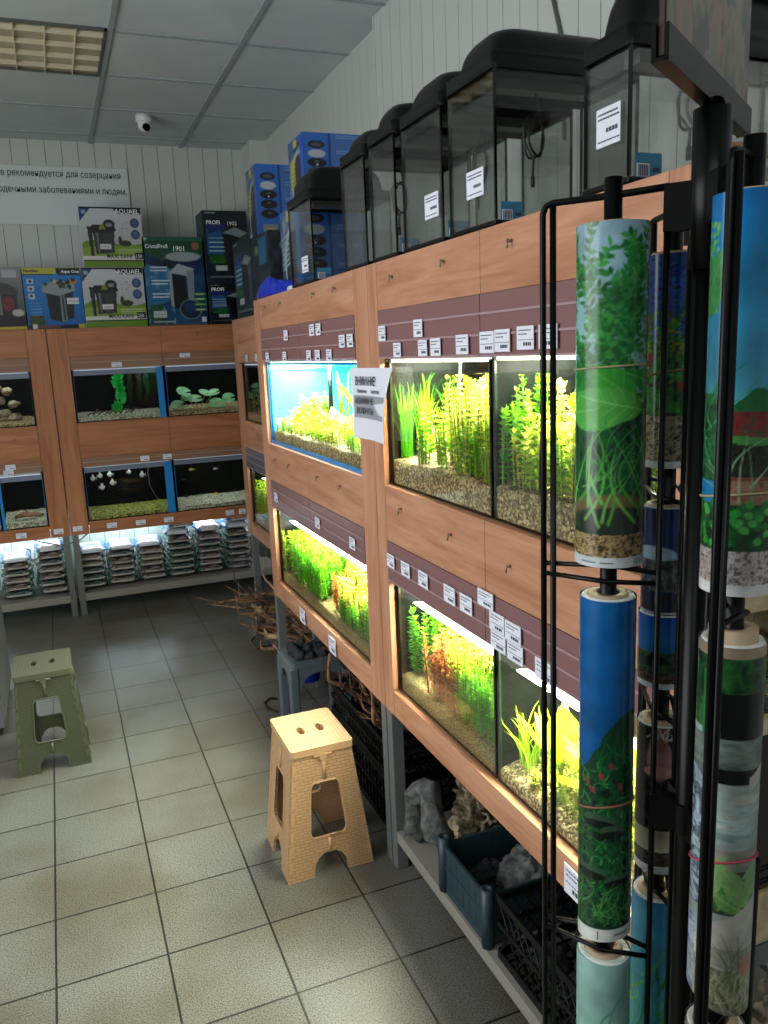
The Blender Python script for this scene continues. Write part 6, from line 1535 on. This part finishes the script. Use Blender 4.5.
# C1
A = Art(160, 280, (.05, .48, .72), 49); A.vgrad(.46, 1, (.30, .62, .68), (.03, .42, .68)); W, H = A.W, A.H
for k in range(130): A.ell(A.p.uniform(.20, .36), A.p.uniform(.72, .94), .010, .007, A.p.choice([(.25, .62, .30), (.16, .50, .35), (.40, .70, .30)]))
A.leafs(.22 * W, .70 * H, 1.0, 60, 30, (.22, .55, .28), (.35, .65, .4)); A.mottle(.30, .52, [(.08, .22, .14), (.14, .40, .22), (.05, .15, .10)], 6, 6, 0, .42); A.grass(30, .14, .40, .34, .5, 20, 50, [(.25, .60, .40), (.12, .42, .25)], 1.8, 1.0)
A.poly([(.40, .46), (.55, .535), (.75, .52), (1, .55), (1, .36), (.40, .36)], (.10, .36, .18)); A.mottle(.40, .475, [(.32, .10, .12), (.50, .16, .16), (.15, .30, .15)], 5, 5, .40, 1); A.mottle(.30, .40, [(.05, .07, .05), (.14, .18, .10), (.03, .04, .03)], 5, 5, .42, 1); A.poly([(.42, .42), (.7, .405), (1, .425), (1, .405), (.7, .385), (.42, .40)], (.24, .50, .22)); A.poly([(.40, .27), (1, .23), (1, .32), (.40, .31)], (.42, .22, .18)); A.mottle(.22, .30, [(.45, .28, .22), (.55, .42, .34), (.30, .2, .16)], 12, 5, .44, 1)
A.grass(14, .40, .9, .22, .30, 25, 60, [(.55, .70, .55), (.36, .56, .40)], 1.6, 1.3); A.mottle(.12, .24, [(.04, .16, .08), (.08, .28, .13), (.14, .40, .16)], 8, 8)
for k in range(130): A.ell(A.p.uniform(0, 1), A.p.uniform(.125, .25), .020, .0095, A.p.choice([(.16, .56, .20), (.10, .42, .16), (.26, .66, .28)]), A.p.uniform(-.6, .6))
A.mottle(.03, .12, [(.30, .28, .27), (.62, .57, .54), (.80, .76, .73), (.45, .40, .38)], 3, 3); A.rect(0, 1, 0, .030, (.84, .84, .83))
roll('large blue-topped backdrop roll with round green leaves, top tier of the right wing', C_, .0372, 1.430, 1.838, A, (1.535, .006, 'rubber_beige'))
# C2
A = Art(140, 300, (.60, .66, .64), 50); W, H = A.W, A.H; A.mottle(.78, .97, [(.06, .18, .10), (.16, .40, .16), (.10, .28, .14), (.05, .10, .08)], 9, 12); A.rect(.36, .44, .74, .93, (.10, .45, .20)); A.rect(.46, .66, .72, .88, (.05, .055, .05)); A.rect(.66, .74, .72, .90, (.16, .15, .13)); A.mottle(.66, .76, [(.30, .36, .34), (.48, .54, .50), (.36, .42, .40)], 20, 8); A.rect(.44, .72, .64, .68, (.07, .08, .08))
A.mottle(.42, .64, [(.50, .60, .58), (.66, .74, .72), (.60, .66, .62), (.74, .76, .72)], 30, 4); A.mottle(.38, .46, [(.55, .56, .50), (.66, .60, .56), (.5, .56, .5)], 14, 6); A.mottle(.28, .40, [(.12, .14, .12), (.30, .34, .28), (.18, .24, .16)], 8, 8)
for k in range(16): A.leafs(A.p.uniform(.36, .72) * W, A.p.uniform(.28, .36) * H, A.p.uniform(.3, 2.8), 30, 13, A.p.choice([(.18, .50, .18), (.40, .62, .30), (.52, .70, .42)]), (.6, .76, .5))
A.poly([(0, 0), (1, 0), (1, .36), (.72, .33), (.55, .275), (.42, .24), (.36, .17), (.34, .05), (.2, .02), (0, .2)], (.74, .73, .68)); A.mottle(.28, .66, [(.50, .58, .64), (.66, .74, .78), (.25, .30, .36), (.58, .66, .70)], 10, 8, .22, .38); A.mottle(0, .24, [(.56, .60, .68), (.70, .74, .80), (.42, .46, .55)], 12, 5, .18, .36)
A.poly([(.34, .25), (.36, .12), (.42, .06), (.36, .13)], (.03, .05, .10)); A.mottle(.13, .18, [(.56, .60, .54), (.66, .64, .58), (.48, .55, .5)], 12, 5, .38, .76); A.mottle(0, .12, [(.42, .44, .34), (.56, .55, .44), (.36, .40, .30)], 9, 6, .38, .80); A.grass(120, .38, .80, .0, .08, 14, 46, [(.60, .60, .48), (.44, .48, .34), (.72, .70, .6), (.32, .38, .25)], 1.4, .8); A.ell(.68, .13, .07, .03, (.66, .46, .38))
A.rect(0, 1, .972, 1, (.62, .55, .45)); A.poly([(.62, .62), (.76, .66), (.76, .70), (.62, .66)], (.80, .78, .74))
roll('pale stone backdrop roll with an exposed cardboard core, lower tier of the right wing', C_, .0352, .925, 1.372, A, (1.105, .014, 'rubber_pink'), core=.014, slant=-.012)
A = Art(110, 160, (.12, .38, .70), 51); A.mottle(0, 1, [(.08, .30, .62), (.5, .55, .5), (.7, .66, .58)], 30, 30)
roll('blue and beige backdrop roll at the bottom of the right wing', C_, .0350, .50, .874, A, core=.008)

# ------------------------------------------------------------------ light and camera
def area(name, loc, target, sx, sy, power, color):
    ld = bpy.data.lights.new(name, 'AREA'); ld.shape = 'RECTANGLE'; ld.size = sx; ld.size_y = sy; ld.energy = power; ld.color = color
    o = bpy.data.objects.new(name, ld); COL.objects.link(o); o.location = loc
    o.rotation_euler = (Vector(target) - Vector(loc)).to_track_quat('-Z', 'Y').to_euler()
    return o
area('shop_window_daylight', (-2.5, 2.9, 1.75), (.9, 3.7, 1.0), 5.2, 1.9, 158, (.95, .97, 1))
area('front_fill_light', (-.5, -.9, 3.12), (-.2, .6, 0), 2.4, .6, 26, (.95, .97, 1))  # unseen fill added over the shop front, kept high so panes don't mirror it
area('under_rack_tube_light', (.70, 6.02, .545), (.70, 6.06, 0), 1.3, .08, 4.5, (.74, .92, 1))
area('under_rack_tube_light', (-.70, 6.02, .545), (-.70, 6.06, 0), 1.3, .08, 4.5, (.74, .92, 1))
w = bpy.data.worlds.new('world'); S.world = w; w.use_nodes = True
bg = w.node_tree.nodes['Background']; bg.inputs[0].default_value = (.80, .90, 1, 1); bg.inputs[1].default_value = .26

cam = bpy.data.cameras.new('camera'); co = bpy.data.objects.new('camera', cam); COL.objects.link(co)
yaw, pit, rol, fpx = 0.378647932, 0.197280879, -0.042572994, 807.315618
cy, sy, cp, sp = math.cos(yaw), math.sin(yaw), math.cos(pit), math.sin(pit)
fw = Vector((sy * cp, cy * cp, -sp)); rt = Vector((cy, -sy, 0)); up = rt.cross(fw)
c, s_ = math.cos(rol), math.sin(rol)
rt2 = c * rt + s_ * up; up2 = -s_ * rt + c * up
mw = Matrix((rt2, up2, -fw)).transposed().to_4x4(); mw.translation = Vector((0, 0, 1.70))
co.matrix_world = mw
cam.sensor_fit = 'VERTICAL'; cam.sensor_height = 24; cam.lens = fpx * 24 / 1024; cam.clip_start = .02
S.camera = co
S.view_settings.view_transform = 'Standard'; S.view_settings.look = 'None'; S.view_settings.exposure = 0; S.view_settings.gamma = 1
S.view_settings.use_curve_mapping = False
S.cycles.use_denoising = True
S.cycles.max_bounces = 8; S.cycles.diffuse_bounces = 4; S.cycles.glossy_bounces = 3; S.cycles.transmission_bounces = 4; S.cycles.transparent_max_bounces = 32
S.cycles.sample_clamp_indirect = 4; S.cycles.caustics_reflective = False; S.cycles.caustics_refractive = False
